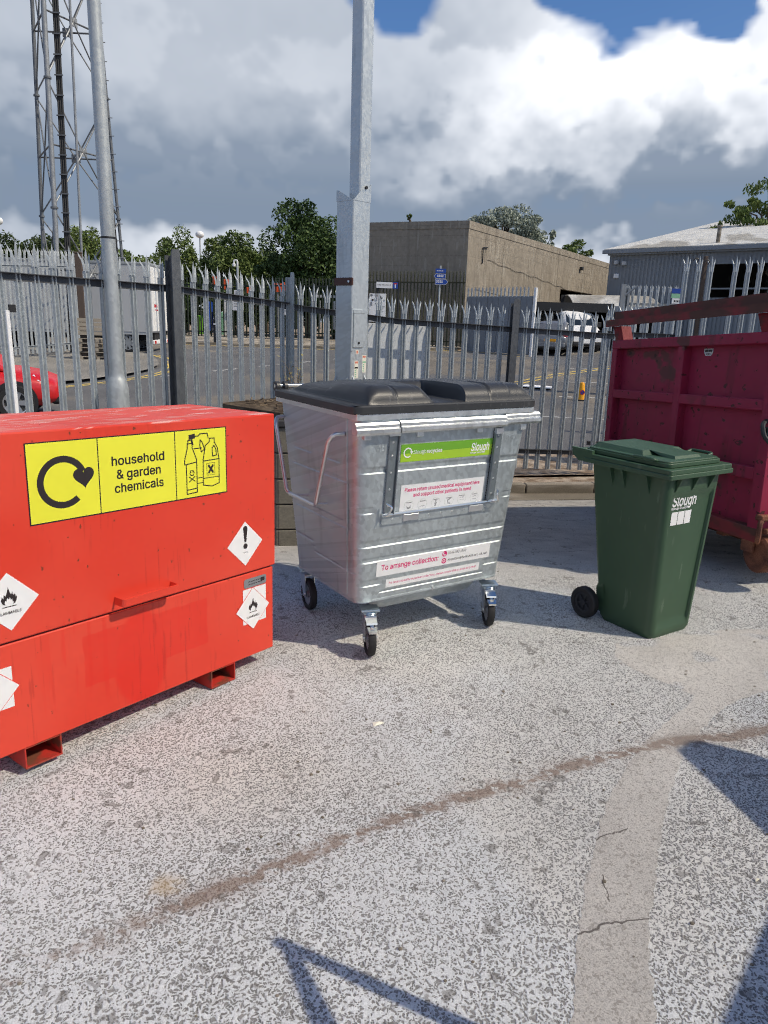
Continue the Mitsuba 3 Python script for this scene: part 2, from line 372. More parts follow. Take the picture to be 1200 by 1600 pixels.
def red_col(p, n, uv):
    u, v, w = red_local(p)
    fade = 0.5 + 0.5 * (fbm(u * 2.3, v * 2.3, w * 2.3, 3) - 0.5) * 2
    base = mix((0.66, 0.044, 0.022), (0.69, 0.062, 0.034), smoothstep(0.25, 0.75, fade))                       # sun-faded paint
    roof = smoothstep(1.310, 1.3175, w)
    scuff = smoothstep(0.56, 0.66, fbm(u * 5 + v * 3, v * 26 - u * 4, 2, 5)) * roof                            # rubbed and scratched paint on the roof sheet
    base = mix(base, mi.Color3f(0.66, 0.20, 0.16), scuff * 0.75)
    scr = smoothstep(0.70, 0.76, fbm(u * 3 + v * 9, v * 40 - u * 8, 2, 3)) * roof
    base = mix(base, mi.Color3f(0.75, 0.45, 0.40), scr * 0.7)
    j = 0.012 * (fbm(u * 18, w * 18, 2, 3) - 0.5)
    inside = smoothstep(-1.056, -1.050, u + j) * smoothstep(-0.424, -0.430, u + j) * smoothstep(0.246, 0.252, w + j) * smoothstep(0.478, 0.472, w + j)
    patch = dr.maximum(inside * 0.8, smoothstep(0.185, 0.150, dr.sqrt(dr.square(u + 0.79 + 2 * j) * 1.7 + dr.square((w - 0.29 + 3 * j) * 0.75))))     # unfaded paint where an old sign was taken off and a splash has run
    drip = smoothstep(0.63, 0.74, fbm(u * 46, w * 2.2, 4, 3)) * smoothstep(0.10, 0.25, w) * smoothstep(-0.45, -0.62, u) * smoothstep(-1.30, -1.12, u) * smoothstep(0.62, 0.50, w)
    front = smoothstep(0.02, 0.0, v)
    base = mix(base, (0.66, 0.008, 0.004), dr.clip(patch + drip * 0.6, 0, 1) * front)
    dirt = smoothstep(0.66, 0.78, fbm(u * 90, w * 6, 9, 3)) * smoothstep(0.45, 0.7, fbm(u * 3.0, w * 3, 5, 2))
    base = mix(base, (0.30, 0.018, 0.012), dirt * 0.30)
    rust = smoothstep(0.80, 0.83, fbm(u * 55, v * 55, w * 30, 3))
    return mix(base, (0.10, 0.035, 0.015), rust * 0.8)


mat('red_paint', proc(red_col), 0.36, bump=lambda p, n, uv: 0.0055 * fbm(p.x * 3.2, p.y * 3.2, p.z * 3.2, 2) + 0.00012 * noise(p.x * 200, p.y * 200, p.z * 200))
mat('red_worn', proc(lambda p, n, uv: mix((0.48, 0.03, 0.02), (0.16, 0.055, 0.03), smoothstep(0.42, 0.62, fbm(p.x * 13, p.y * 13, p.z * 13, 4)))), 0.6)


def skip_col(p, n, uv):
    t = fbm(p.x * 1.6, p.y * 1.6, p.z * 1.6, 4)
    base = mix((0.225, 0.013, 0.040), (0.31, 0.018, 0.058), t)
    st = smoothstep(0.55, 0.72, fbm((p.x + p.y) * 9, (p.x - p.y) * 9, p.z * 1.3, 4)) * 0.5
    base = mix(base, (0.085, 0.018, 0.022), st)
    mud = smoothstep(0.58, 0.68, fbm(p.x * 5.5, p.y * 5.5, p.z * 7, 4)) * smoothstep(0.45, 0.65, fbm(p.x * 1.3 + 3, p.y * 1.3, p.z * 1.7, 2))
    base = mix(base, (0.070, 0.036, 0.028), mud * 0.75)
    ch = smoothstep(0.70, 0.735, fbm(p.x * 23, p.y * 23, p.z * 23, 3))
    return mix(base, (0.035, 0.018, 0.016), ch * 0.8)


mat('skip_paint', proc(skip_col), 0.55, spec=0.35, bump=lambda p, n, uv: 0.014 * fbm(p.x * 3, p.y * 3, p.z * 3, 3) + 0.003 * smoothstep(0.62, 0.72, fbm(p.x * 9, p.y * 9, p.z * 9, 2)))
mat('bracket_red', proc(lambda p, n, uv: mix((0.20, 0.008, 0.015), (0.10, 0.015, 0.016), smoothstep(0.5, 0.7, fbm(p.x * 14, p.y * 14, p.z * 14, 4)))), 0.6, spec=0.3)
mat('rust', proc(lambda p, n, uv: mix((0.075, 0.026, 0.018), (0.20, 0.075, 0.04), smoothstep(0.3, 0.7, fbm(p.x * 8, p.y * 8, p.z * 8, 5))) * (0.7 + 0.6 * noise(p.x * 130, p.y * 130, p.z * 130))), 0.8,
    bump=lambda p, n, uv: 0.003 * fbm(p.x * 40, p.y * 40, p.z * 40, 3))
mat('rust_red', proc(lambda p, n, uv: mix((0.20, 0.022, 0.026), (0.085, 0.030, 0.022), smoothstep(0.36, 0.60, fbm(p.x * 5, p.y * 5, p.z * 9, 4)))), 0.7)


def conc_col(p, n, uv):
    h = (p.x * 0.528 + p.y * 0.849) + (p.x * 0.909 - p.y * 0.417) * 1.0
    course = dr.abs(p.z / 0.45 - dr.floor(p.z / 0.45) - 0.5) * 2
    ln = smoothstep(0.94, 0.99, course) * smoothstep(0.35, 0.6, fbm(p.x * 0.5, p.y * 0.5, p.z * 2, 3))
    t = fbm(p.x * 0.6, p.y * 0.6, p.z * 0.8, 4)
    run = smoothstep(0.50, 0.74, fbm(h * 3.6, p.z * 0.28, 1, 4))
    base = mix((0.235, 0.205, 0.165), (0.325, 0.285, 0.232), t) * (0.82 + 0.36 * fbm(h * 9, p.z * 9, 4, 3))
    base = mix(base, (0.11, 0.096, 0.08), run * 0.28)
    base = mix(base, (0.11, 0.095, 0.08), ln * 0.6)
    pale = smoothstep(0.66, 0.72, fbm(h * 6 + 40, p.z * 1.1, 2, 3))
    return mix(base, (0.40, 0.37, 0.31), pale * 0.5)


mat('concrete', proc(conc_col), 0.92, spec=0.2, bump=lambda p, n, uv: 0.03 * fbm(p.x * 4, p.y * 4, p.z * 4, 3), eps=1e-2)


def clad_bump(p, n, uv):
    s = (p.x * 0.767 - p.y * 0.642) / 0.2
    return 0.06 * smoothstep(0.25, 0.45, dr.abs(s - dr.floor(s) - 0.5))


mat('cladding', proc(lambda p, n, uv: mi.Color3f(0.235, 0.255, 0.275) * (0.85 + 0.3 * fbm(p.x * 0.8, p.y * 0.8, p.z * 0.5, 4))), 0.6, bump=clad_bump, eps=1e-2)
mat('sheet_roof', proc(lambda p, n, uv: mix(mi.Color3f(0.50, 0.49, 0.455), mi.Color3f(0.30, 0.285, 0.25), smoothstep(0.52, 0.68, fbm(p.x * 0.7 - p.y * 0.2, p.y * 0.2, 1, 4))) * (0.85 + 0.3 * noise(p.x * 4, p.y * 4))), 0.8)
mat('dark_void', (0.012, 0.013, 0.015), 0.9, spec=0.1)
mat('dark_timber', (0.035, 0.036, 0.038), 0.8)
mat('trim_grey', (0.24, 0.26, 0.28), 0.6)
mat('gate_grey', proc(lambda p, n, uv: mi.Color3f(0.20, 0.215, 0.235) * (0.88 + 0.24 * fbm(p.x * 2, p.y * 2, p.z * 2, 3))), 0.55)
mat('olive_pale', proc(lambda p, n, uv: mi.Color3f(0.085, 0.085, 0.050) * (0.7 + 0.6 * fbm(p.x * 3, p.y * 3, p.z * 3, 3))), 0.7)
mat('green_pale', proc(lambda p, n, uv: mi.Color3f(0.034, 0.046, 0.033) * (0.7 + 0.6 * fbm(p.x * 3, p.y * 3, p.z * 3, 3))), 0.6)
mat('van_grey', (0.45, 0.46, 0.47), 0.45)
mat('van_white', (0.78, 0.78, 0.77), 0.3, coat=0.5)
mat('car_red', (0.55, 0.012, 0.015), 0.28, coat=1.0)
mat('car_silver', (0.20, 0.21, 0.23), 0.3, 0.4, coat=0.6)
mat('car_black', (0.02, 0.022, 0.028), 0.25, coat=0.8)
mat('car_blue', (0.03, 0.045, 0.075), 0.28, coat=0.8)
mat('car_glass', (0.015, 0.02, 0.024), 0.06, spec=0.8)
mat('alloy', (0.62, 0.63, 0.65), 0.25, 0.8)
mat('trim_black', (0.02, 0.02, 0.022), 0.5)
mat('lamp_red', (0.55, 0.01, 0.012), 0.2)
mat('lamp_clear', (0.70, 0.72, 0.74), 0.12)
mat('amber', (0.85, 0.38, 0.01), 0.5)
mat('orange', (0.80, 0.10, 0.02), 0.5)
mat('sign_blue', (0.015, 0.06, 0.32), 0.4)
mat('board_grey', (0.40, 0.42, 0.44), 0.55)
mat('timber', proc(lambda p, n, uv: mix((0.26, 0.22, 0.17), (0.42, 0.37, 0.30), fbm(p.x * 4, p.y * 4, p.z * 30, 3))), 0.85)
mat('brown_post', (0.085, 0.062, 0.050), 0.8)
mat('strap_brown', proc(lambda p, n, uv: mix((0.045, 0.014, 0.010), (0.085, 0.03, 0.02), fbm(p.x * 30, p.y * 30, p.z * 30, 3))), 0.55)
mat('label_cream', (0.72, 0.70, 0.60), 0.5)
mat('label_green', (0.25, 0.50, 0.32), 0.5)
mat('label_red', (0.62, 0.22, 0.16), 0.5)
mat('bark', proc(lambda p, n, uv: mi.Color3f(0.075, 0.058, 0.042) * (0.6 + 0.8 * fbm(p.x * 9, p.y * 9, p.z * 2, 3))), 0.9)
mat('block_wall', proc(lambda p, n, uv: mix((0.095, 0.088, 0.072), (0.20, 0.185, 0.15), fbm(p.x * 5, p.y * 5, p.z * 5, 4)) * (0.8 + 0.4 * noise(p.x * 90, p.y * 90, p.z * 90))), 0.92)
mat('twig', (0.17, 0.125, 0.08), 0.9)
mat('dry_leaf', (0.30, 0.26, 0.10), 0.8)


def leafmat(key, dark, lite, scale=0.9):
    def col(p, n, uv):
        return mix(dark, lite, smoothstep(0.3, 0.7, 0.6 * fbm(p.x * scale, p.y * scale, p.z * scale, 3) + 0.4 * cell_rand(p.x * 7, p.y * 7, p.z * 7)))
    scene[key] = {'type': 'twosided', 'bsdf': {'type': 'principled', 'base_color': proc(col), 'roughness': 0.6, 'specular': 0.3}}


leafmat('leaf_dark', (0.036, 0.068, 0.020), (0.095, 0.15, 0.042))
leafmat('leaf_mid', (0.062, 0.10, 0.026), (0.15, 0.20, 0.056))
leafmat('leaf_light', (0.075, 0.12, 0.026), (0.175, 0.225, 0.062))
leafmat('leaf_silver', (0.19, 0.22, 0.17), (0.42, 0.46, 0.38))
leafmat('leaf_hedge', (0.030, 0.050, 0.016), (0.070, 0.10, 0.030))

# ---------------------------------------------------------------- the setting: ground, yard, road, kerbs
DA, DB = np.array([math.cos(math.radians(51.46)), math.sin(math.radians(51.46))]), np.array([math.cos(math.radians(11.91)), math.sin(math.radians(11.91))])
C0 = np.array([-1.185, 8.578])
yard_poly = Polygon([C0 - DA * 22, C0, C0 + DB * 13, (14, -14), (-14, -14)])


def drape(poly, zf, cuts, dz=0.0):
    out = []
    for a, b in zip(cuts[:-1], cuts[1:]):
        g = poly.intersection(sbox(-3000, a, 3000, b))
        for q in getattr(g, 'geoms', [g]):
            if q.area < 1e-6 or q.geom_type != 'Polygon': continue
            v, f = trimesh.creation.triangulate_polygon(q, engine='earcut'); v = np.column_stack([v, zf(v[:, 1]) + dz])
            m = trimesh.Trimesh(v, f, process=False)
            if m.face_normals[:, 2].mean() < 0: m.invert()
            out.append(m)
    return trimesh.util.concatenate(out)


YC = [-15, 4.2, 4.4, 4.6, 4.8, 5.0, 12.5]
add('yard', drape(yard_poly, zyard, YC), 'yard_mat'); tag('yard', kind='structure')
left_e = [(0.50, 1.30), (0.538, 1.498), (0.575, 1.62), (0.625, 1.80), (0.70, 1.99), (0.80, 2.22), (0.905, 2.438), (1.02, 2.62), (1.151, 2.801), (1.33, 3.01), (1.50, 3.17), (1.585, 3.30), (1.49, 3.42), (1.36, 3.58), (1.315, 3.72), (1.38, 3.90)]
right_e = [(0.72, 1.30), (0.759, 1.506), (0.80, 1.66), (0.86, 1.84), (0.97, 2.09), (1.07, 2.31), (1.161, 2.49), (1.29, 2.70), (1.44, 2.92), (1.62, 3.12), (1.80, 3.27), (2.05, 3.40), (2.6, 3.5), (4.0, 3.6)]
top_e = [(4.0, 4.28), (2.6, 4.20), (2.15, 4.15), (1.9, 4.10), (1.62, 3.98)]
rs = np.random.default_rng(3)
ring = np.vstack([LineString(left_e[::-1]).segmentize(0.02).coords[:], LineString(right_e).segmentize(0.02).coords[:], LineString(top_e).segmentize(0.03).coords[:]])
ring = ring + 0.013 * (np.stack([meshkit.fbm(np.column_stack([ring * 30, ring[:, :1] * 0 + k]), 3, 5 + k) for k in (0, 1)], -1) - 0.5) * 2
add('repair_strip', drape(Polygon(ring).buffer(0), lambda y: zyard(y), YC, 0.0012), 'strip_mat'); tag('repair_strip', kind='structure')

# ground sheet to the horizon, road surface on it
gx = np.concatenate([[-1800, -400, -150], np.linspace(-60, 60, 61), [150, 400, 1800]]); gy = np.concatenate([[-1800, -300, -60], np.linspace(-20, 80, 101), [150, 400, 1800]])
X, Y = np.meshgrid(gx, gy, indexing='ij')
inside = np.array([[yard_poly.buffer(0.3).contains(Point(a, b)) for b in gy] for a in gx])
add('ground', grid(X, Y, np.where(inside, -0.9, zroad(Y) - 0.05)), 'earth_mat'); tag('ground', kind='structure')
outer = Polygon([(-70, 6), C0 - DA * 11 + [-1.4, 1.3], C0 + [-0.7, 1.3], C0 + DB * 3 + [-0.3, 1.45], C0 + DB * 14 + [-0.3, 1.45], (60, 12), (60, 60), (3.6, 60), (3.55, 34.5), (-2.2, 33.0), (-9.2, 33.0), (-14, 33.0), (-14, 39.0), (-70, 39)])
RC = [6, 17] + list(range(18, 43, 2)) + [60]
add('road', drape(outer, zroad, RC, 0.0), 'road_mat'); tag('road', kind='structure')


def line_mark(pts, w, key, m, dz=0.004):
    add(key, drape(LineString(pts).buffer(w / 2, cap_style=2), zroad, RC, dz), m)


for off in (0.0, 0.24):
    p = np.array([(3.2, 21.6), (5.51, 25.02), (9.5, 29.9), (13, 33.6)]) + [off, -off * 0.7]
    line_mark(p, 0.10, 'road__yellow_line', 'yellow_paint')
line_mark([(-9.3, 32.75), (-4.66, 32.75), (-1.5, 32.6)], 0.10, 'road__yellow_line', 'yellow_paint')
line_mark([(1.6, 34.0), (3.5, 34.2)], 0.12, 'road__yellow_line', 'yellow_paint'); line_mark([(4.0, 33.9), (5.9, 31.9)], 0.10, 'road__yellow_line', 'yellow_paint')
yl = np.array([(-8.95, 17.6), (-8.2, 18.6), (-7.55, 19.7), (-7.08, 21.0), (-6.92, 22.3), (-7.1, 23.8), (-7.6, 25.2), (-8.2, 26.6), (-8.9, 27.6)])
for off in (0.0, 0.22):
    line_mark(yl + [off, 0], 0.09, 'road__yellow_line', 'yellow_paint')
for i in range(5):
    a, b = np.array([-6.6, 21.2]) + np.array([0.72, 1.12]) * 1.55 * i, np.array([-6.6, 21.2]) + np.array([0.72, 1.12]) * (1.55 * i + 0.8)
    line_mark([a, b], 0.09, 'road__white_line', 'white_paint')
for (a, b) in (((3.4, 15.95), (5.6, 15.5)), ((5.2, 23.1), (8.6, 23.1)), ((4.6, 19.6), (9.0, 19.4)), ((6.6, 27.6), (10.5, 27.5))):
    line_mark([a, b], 0.09, 'road__white_line', 'white_paint')
# pavements
pav = Polygon([(-14, 33.05), (-9.2, 33.05), (-2.2, 33.05), (3.4, 34.6), (3.4, 36.6), (-14, 39.5)])
add('pavement', drape(pav, zroad, RC, 0.10), 'kerb_mat'); tag('pavement', kind='structure')
kp = np.array([(-14, 33.0), (-9.2, 33.0), (-2.2, 33.0), (3.4, 34.5)])
kl = LineString(kp)
for i in range(19):
    a, b = kl.interpolate(i * 0.915), kl.interpolate(i * 0.915 + 0.905); d = np.array([b.x - a.x, b.y - a.y]); L = np.linalg.norm(d); ang = math.degrees(math.atan2(d[1], d[0]))
    add('pavement__kerb_stone', cbox(0, L, 0, 0.12, -0.1, 0.115, 0.012), 'kerb_mat', place(a.x, a.y, float(zroad(a.y)), ang))
isl = Polygon([(-16, 17.2), (-9.3, 17.5), (-8.5, 18.6), (-7.85, 19.8), (-7.4, 21.1), (-7.25, 22.3), (-7.4, 23.7), (-7.9, 25.1), (-8.5, 26.4), (-9.2, 27.4), (-16, 28.2)])
mat('forecourt_mat', proc(lambda p, n, uv: mix((0.13, 0.125, 0.115), (0.24, 0.225, 0.20), fbm(p.x * 1.4, p.y * 0.9, 3, 4)) * (0.85 + 0.3 * noise(p.x * 50, p.y * 50))), 0.9, spec=0.3)
add('forecourt', drape(isl, zroad, RC, 0.09), 'forecourt_mat'); tag('forecourt', kind='structure')
add('verge', drape(Polygon([C0 - DA * 11, C0, C0 + DB * 13, C0 + DB * 13 + [-0.3, 1.5], C0 + DB * 3 + [-0.3, 1.5], C0 + [-0.75, 1.35], C0 - DA * 11 + [-1.45, 1.35]]), lambda y: 0 * y - 0.085, [-5, 14]), 'earth_mat'); tag('verge', kind='structure')
# kerb and soil strip at the foot of the fence
NB = np.array([DB[1], -DB[0]])
s0, s1 = 2.0, 12.0
soil = [C0 + DB * s0 + NB * -0.02, C0 + DB * s1 + NB * -0.02, C0 + DB * s1 + NB * 0.30, C0 + DB * s0 + NB * 0.30]
add('soil_strip', drape(Polygon(soil), lambda y: 0 * y - 0.115, [-5, 14]), 'earth_mat'); tag('soil_strip', kind='structure')
for i in range(11):
    a = C0 + DB * (s0 + 0.915 * i) + NB * 0.43
    add('kerb' if i == 0 else 'kerb__kerb_stone', cbox(0, 0.905, 0, 0.125, -0.3, -0.105 + 0.006 * rng.standard_normal(), 0.012), 'kerb_mat', place(a[0], a[1], 0, 11.91 + 0.5 * rng.standard_normal()))
chan = [C0 + DB * s0 + NB * 0.43, C0 + DB * s1 + NB * 0.43, C0 + DB * s1 + NB * 0.86, C0 + DB * s0 + NB * 0.86]
add('kerb__channel', drape(Polygon(chan), zyard, YC, 0.005), 'kerb_mat')
tag('kerb', kind='structure')

# ---------------------------------------------------------------- raised bed behind the red cabinet
bed = [np.array(q) for q in ((-1.50, 6.32), (-0.88, 5.76), (0.75, 6.05), (0.75, 8.50), (-0.5, 8.55), (-1.06, 7.5), (-1.15, 6.98), (-1.52, 6.46))]
BD = 'raised_bed'
add(BD + '__soil', ext(Polygon(bed).buffer(-0.06), 1.2), 'soil_dark', mtx(t=(0, 0, -0.16)))
for e in range(2):
    a, b = bed[e], bed[e + 1]; d = b - a; L = np.linalg.norm(d); ang = math.degrees(math.atan2(d[1], d[0]))
    for r in range(5):
        x = -0.22 * (r % 2); 
        while x < L - 0.01:
            x0, x1 = max(x, 0) + 0.004, min(x + 0.44, L) - 0.004; x += 0.44
            if x1 - x0 < 0.03: continue
            add(BD + '__block', cbox(x0, x1, 0.0 + 0.006 * rng.random(), 0.1, 0.215 * r + 0.004, 0.215 * (r + 1) - 0.004, 0.008), 'block_wall', place(a[0], a[1], -0.14, ang))
    add(BD + '__coping', cbox(-0.02, L + 0.02, -0.02, 0.13, 0, 0.05, 0.006), 'dark_timber', place(a[0], a[1], 0.937, ang))
tag(BD, 'dark block raised bed topped with dry soil, behind the red cabinet', 'raised bed')
tw = []
for k in range(420):
    a, b = rng.random(2); q = bed[1] * (1 - a) + bed[6] * a; c_ = np.array([rng.uniform(-1.9, 0.4), rng.uniform(5.9, 8.1)])
    if not Polygon(bed).buffer(-0.12).contains(Point(c_)): continue
    an = rng.uniform(0, 2 * np.pi); L = rng.uniform(0.03, 0.11); z = 1.045 + rng.random() * 0.03
    d = np.array([math.cos(an), math.sin(an)]) * L
    tw.append(tube([(c_[0], c_[1], z), (c_[0] + d[0], c_[1] + d[1], z + rng.uniform(-.01, .03))], rng.uniform(0.003, 0.007), 4))
k = add('leaf_litter', tw, 'twig'); tag(k, 'dry twigs and bark litter scattered over the raised bed', 'litter', kind='stuff')


def weed(x, y, z, h, n, seed, label, m='dry_leaf'):
    r = np.random.default_rng(seed); key = name('weed'); st, lf = [], []
    for i in range(n):
        an = r.uniform(0, 2 * np.pi); s = r.uniform(0.15, 0.5); hh = h * r.uniform(0.5, 1)
        P = [np.array([x, y, z]) + np.array([math.cos(an) * s * hh * t ** 1.5, math.sin(an) * s * hh * t ** 1.5, hh * t]) for t in (0, .35, .7, 1)]
        st.append(tube(P, [0.004, 0.003, 0.0025, 0.001], 4))
        for t in np.linspace(0.25, 1, 6):
            c = np.array([np.interp(t, (0, .35, .7, 1), [p[k] for p in P]) for k in range(3)]); b = r.uniform(0, 2 * np.pi); L = r.uniform(0.02, 0.05)
            d = np.array([math.cos(b), math.sin(b), r.uniform(-.2, .7)]) * L; w = np.cross(d, [0, 0, 1]); w = w / (np.linalg.norm(w) + 1e-9) * L * 0.25
            lf.append(trimesh.Trimesh([c, c + d * .5 + w, c + d, c + d * .5 - w], [[0, 1, 2], [0, 2, 3]], process=False))
    add(key + '__stem', st, 'twig'); add(key + '__leaf_spray', lf, m); tag(key, label, 'weed')


weed(-0.93, 6.9, 1.03, 0.34, 8, 1, 'dry yellowing weed on the raised bed, beside the rear corner of the steel bin')
weed(-0.93, 7.5, 1.03, 0.42, 6, 2, 'thin straggling weed at the foot of the fence pales, left of the corner post')
weed(-0.80, 6.3, 1.03, 0.16, 9, 3, 'low yellow-green weed on the bed edge, just above the black lid', 'leaf_light')

# ---------------------------------------------------------------- palisade fences


def pale_mesh(H, w=0.068, dp=0.020, splay=1.0, th=0.004):
    """a W-section pale with a split, splayed head; the hollow side faces +y"""
    a = w / 68.0
    prof = np.array([(-34 * a, 0), (-30 * a, -dp * .06), (-18 * a, -dp), (-14 * a, -dp), (-2 * a, -dp * .1), (2 * a, -dp * .1), (14 * a, -dp), (18 * a, -dp), (30 * a, -dp * .06), (34 * a, 0)]) * [1.0, 1]
    band = np.vstack([prof, prof[::-1] + [0, th]])
    ms = [ext(Polygon(band), H - 0.20)]
    z0 = H - 0.2002

    def prong(xs, path, tip):
        lo, hi = xs; V, F = [], []
        for i, (dx, dy, z, k) in enumerate(path):
            c = (lo + hi) / 2 + dx; h = (hi - lo) / 2 * k
            yb = -dp * 0.55 + dy
            V += [(c - h, yb, z), (c, yb - 0.006 * k, z), (c + h, yb, z), (c, yb + th, z)]
        n = len(path)
        for i in range(n - 1):
            for j in range(4):
                q = (i * 4 + j, i * 4 + (j + 1) % 4, i * 4 + 4 + (j + 1) % 4, i * 4 + 4 + j); F += [(q[0], q[1], q[2]), (q[0], q[2], q[3])]
        V.append(tip); e = (n - 1) * 4
        for j in range(4): F.append((e + j, e + (j + 1) % 4, len(V) - 1))
        return trimesh.Trimesh(V, F, process=False)
    h = w / 2
    ms.append(prong((-h * .36, h * .36), [(0, 0, z0, 1), (0, 0, H - 0.07, 1)], (0, -dp * .55, H)))
    for s in (-1, 1):
        lo, hi = sorted((s * h * .36, s * h))
        ms.append(prong((lo, hi), [(0, 0, z0, 1), (s * .002, .003, H - 0.15, 1), (s * .010 * splay, .014 * splay, H - 0.105, .95), (s * .022 * splay, .030 * splay, H - 0.075, .8)], ((lo + hi) / 2 + s * .030 * splay, -dp * .55 + .042 * splay, H - 0.04)))
    return trimesh.util.concatenate(ms)


SHARED = {}


def put(key, kind, M, builder, bsdf):
    if kind not in SHARED: SHARED[kind] = mikit.ply(builder(), bsdf)
    k, n = key, 0
    while k in scene: n += 1; k = f'{key}_{n:03d}'
    scene[k] = {**SHARED[kind], 'to_world': T(M)}
    return k


def post_mesh(H, w=0.10, d=0.055):
    o = unary_union([sbox(-w / 2, -0.006, w / 2, 0.006), sbox(-w / 2, -d / 2, -w / 2 + .009, d / 2), sbox(w / 2 - .009, -d / 2, w / 2, d / 2)])
    return ext(o, H)


def fence_run(key, P0, D, S, idx, zr, H, drop, pale='near', bsdf='pale_steel', rails=True, posts=(), side=1, railz2=None, rail_m='rail_steel', skip=(), splay=1.0, w=0.068):
    ang = math.degrees(math.atan2(D[1], D[0])); kind = f'{pale}_{H:.2f}_{bsdf}'
    for i in idx:
        if i in skip: continue
        q = P0 + D * S * i; z = np.interp(i, [a for a, b in zr], [b for a, b in zr])
        put(key + '__pale', kind, place(q[0], q[1], z - (H - drop), ang + (180 if side < 0 else 0) + rng.normal(0, 0.7)), lambda: pale_mesh(H, splay=splay, w=w), bsdf)
    if rails:
        for (ia, za), (ib, zb) in zip(zr[:-1], zr[1:]):
            for low in (0, 1):
                a, b = P0 + D * S * (ia - 0.45), P0 + D * S * (ib - 0.45)
                dz = -(H - drop) + 0.24 if low else 0
                N = np.array([D[1], -D[0]]) * side
                o = 0.006
                V = []
                for (q, z) in ((a, za), (b, zb)):
                    for (n_, h_) in ((o, 0.045), (o + 0.05, 0.045), (o + 0.05, 0.039), (o + 0.006, 0.039), (o + 0.006, -0.02), (o, -0.02)):
                        V.append((q[0] + N[0] * n_, q[1] + N[1] * n_, z + dz + h_ - 0.02))
                F = [(j, (j + 1) % 6, 6 + (j + 1) % 6) for j in range(6)] + [(j, 6 + (j + 1) % 6, 6 + j) for j in range(6)]
                F += [(0, 3, 1), (1, 3, 2), (0, 5, 3), (3, 5, 4), (6, 7, 9), (7, 8, 9), (6, 9, 11), (9, 10, 11)]
                m = trimesh.Trimesh(V, F, process=False); m.fix_normals()
                add(key + '__rail', m, rail_m)
    return ang


FA = 'palisade_fence'
fence_run(FA, C0, DA, 0.1515, [i for i in range(-32, -10)] + [i + 0.5 for i in range(-10, 0)], [(-32, 2.06), (-9.9, 2.035), (0.4, 1.935)], 2.00, 0.285)
zb_ = [(-0.1, 1.935), (9, 1.80), (17.9, 1.752), (27.4, 1.705), (60, 1.62)]
FB = 'palisade_fence_001'
fence_run(FB, C0, DB, 0.153, [1, 2, 3, 4, 5, 6, 7, 8, 9, 10, 11, 12, 13, 14, 15, 16, 17] + [i for i in range(19, 28)], zb_[:4], 2.02, 0.285)
for (P, D, i, z, H, m, w, ofs) in ((C0, DA, -10.4, 2.33, 2.6, 'post_steel', 0.115, 0.09), (C0, DA, 0.0, 2.235, 2.3, 'pale_steel', 0.075, 0.05), (C0, DB, 18, 2.05, 2.3, 'post_steel', 0.10, 0.05)):
    q = P + D * 0.1525 * i + np.array([D[1], -D[0]]) * ofs; a = math.degrees(math.atan2(D[1], D[0]))
    g = unary_union([sbox(-0.006, -w / 2, 0.006, w / 2), sbox(-w * .42, -w / 2, w * .42, -w / 2 + .012), sbox(-w * .42, w / 2 - .012, w * .42, w / 2)])
    pm = [ext(g, H)]
    cap = ext(unary_union([sbox(-w * .42, 0, w * .42, 0.02), Polygon([(-w * .42, .02), (w * .42, .02), (w * .30, .055), (-w * .30, .055)])]), 0.012); cap.apply_transform(mtx(FRONT, (0, -w / 2 + .012, H)))
    pm.append(cap)
    add((FA if D is DA else FB) + '__post', pm, m, place(q[0], q[1], z - H, a + (12 if i == 0 else 0)))
tag(FA, 'galvanised palisade fence run behind the red cabinet, rising to the left', 'fence')
tag(FB, 'galvanised palisade fence run behind the steel bin, from the corner post to the red skip', 'fence')

FC = 'palisade_fence_002'
fence_run(FC, np.array([2.98, 10.15]), np.array([0.9945, -0.105]), 0.155, [0, 1, 2, 3, 4, 5], [(-0.5, 1.74), (6.2, 1.72)], 2.15, 0.40, splay=0.8)
tag(FC, 'short run of galvanised palings behind the left end of the rusty skip beam', 'fence')
FD = 'palisade_fence_003'
fence_run(FD, np.array([3.86, 10.0]), np.array([0.997, -0.075]), 0.156, [0, 1, 2] + [4.0, 5.05, 6.0, 7.1, 8.1, 9.1, 10.1, 11.1, 12.1, 13.1, 14.1], [(-0.6, 1.60), (15, 1.62)], 2.95, 1.15, splay=0.8)
q = np.array([3.86, 10.0]) + np.array([0.997, -0.075]) * 0.156 * 1.6
add(FD + '__post', cbox(-0.02, 0.02, -0.03, 0.03, 0, 2.95, 0.004), 'brown_post', place(q[0], q[1] + 0.05, -0.2, 0))
cc = [tube(rounded([(-.035, 0, 0), (-.02, 0, .03), (.02, 0, .03), (.03, 0, 0), (.01, 0, -.02)], .02), .007, 6)]
add(FD + '__cable_hook', cc, 'trim_black', place(3.95, 9.93, 2.68))
add(FD + '__cable_hook', cc, 'trim_black', place(4.09, 9.92, 2.66))
tag(FD, 'tall galvanised palisade fence rising above the right end of the red skip', 'fence')

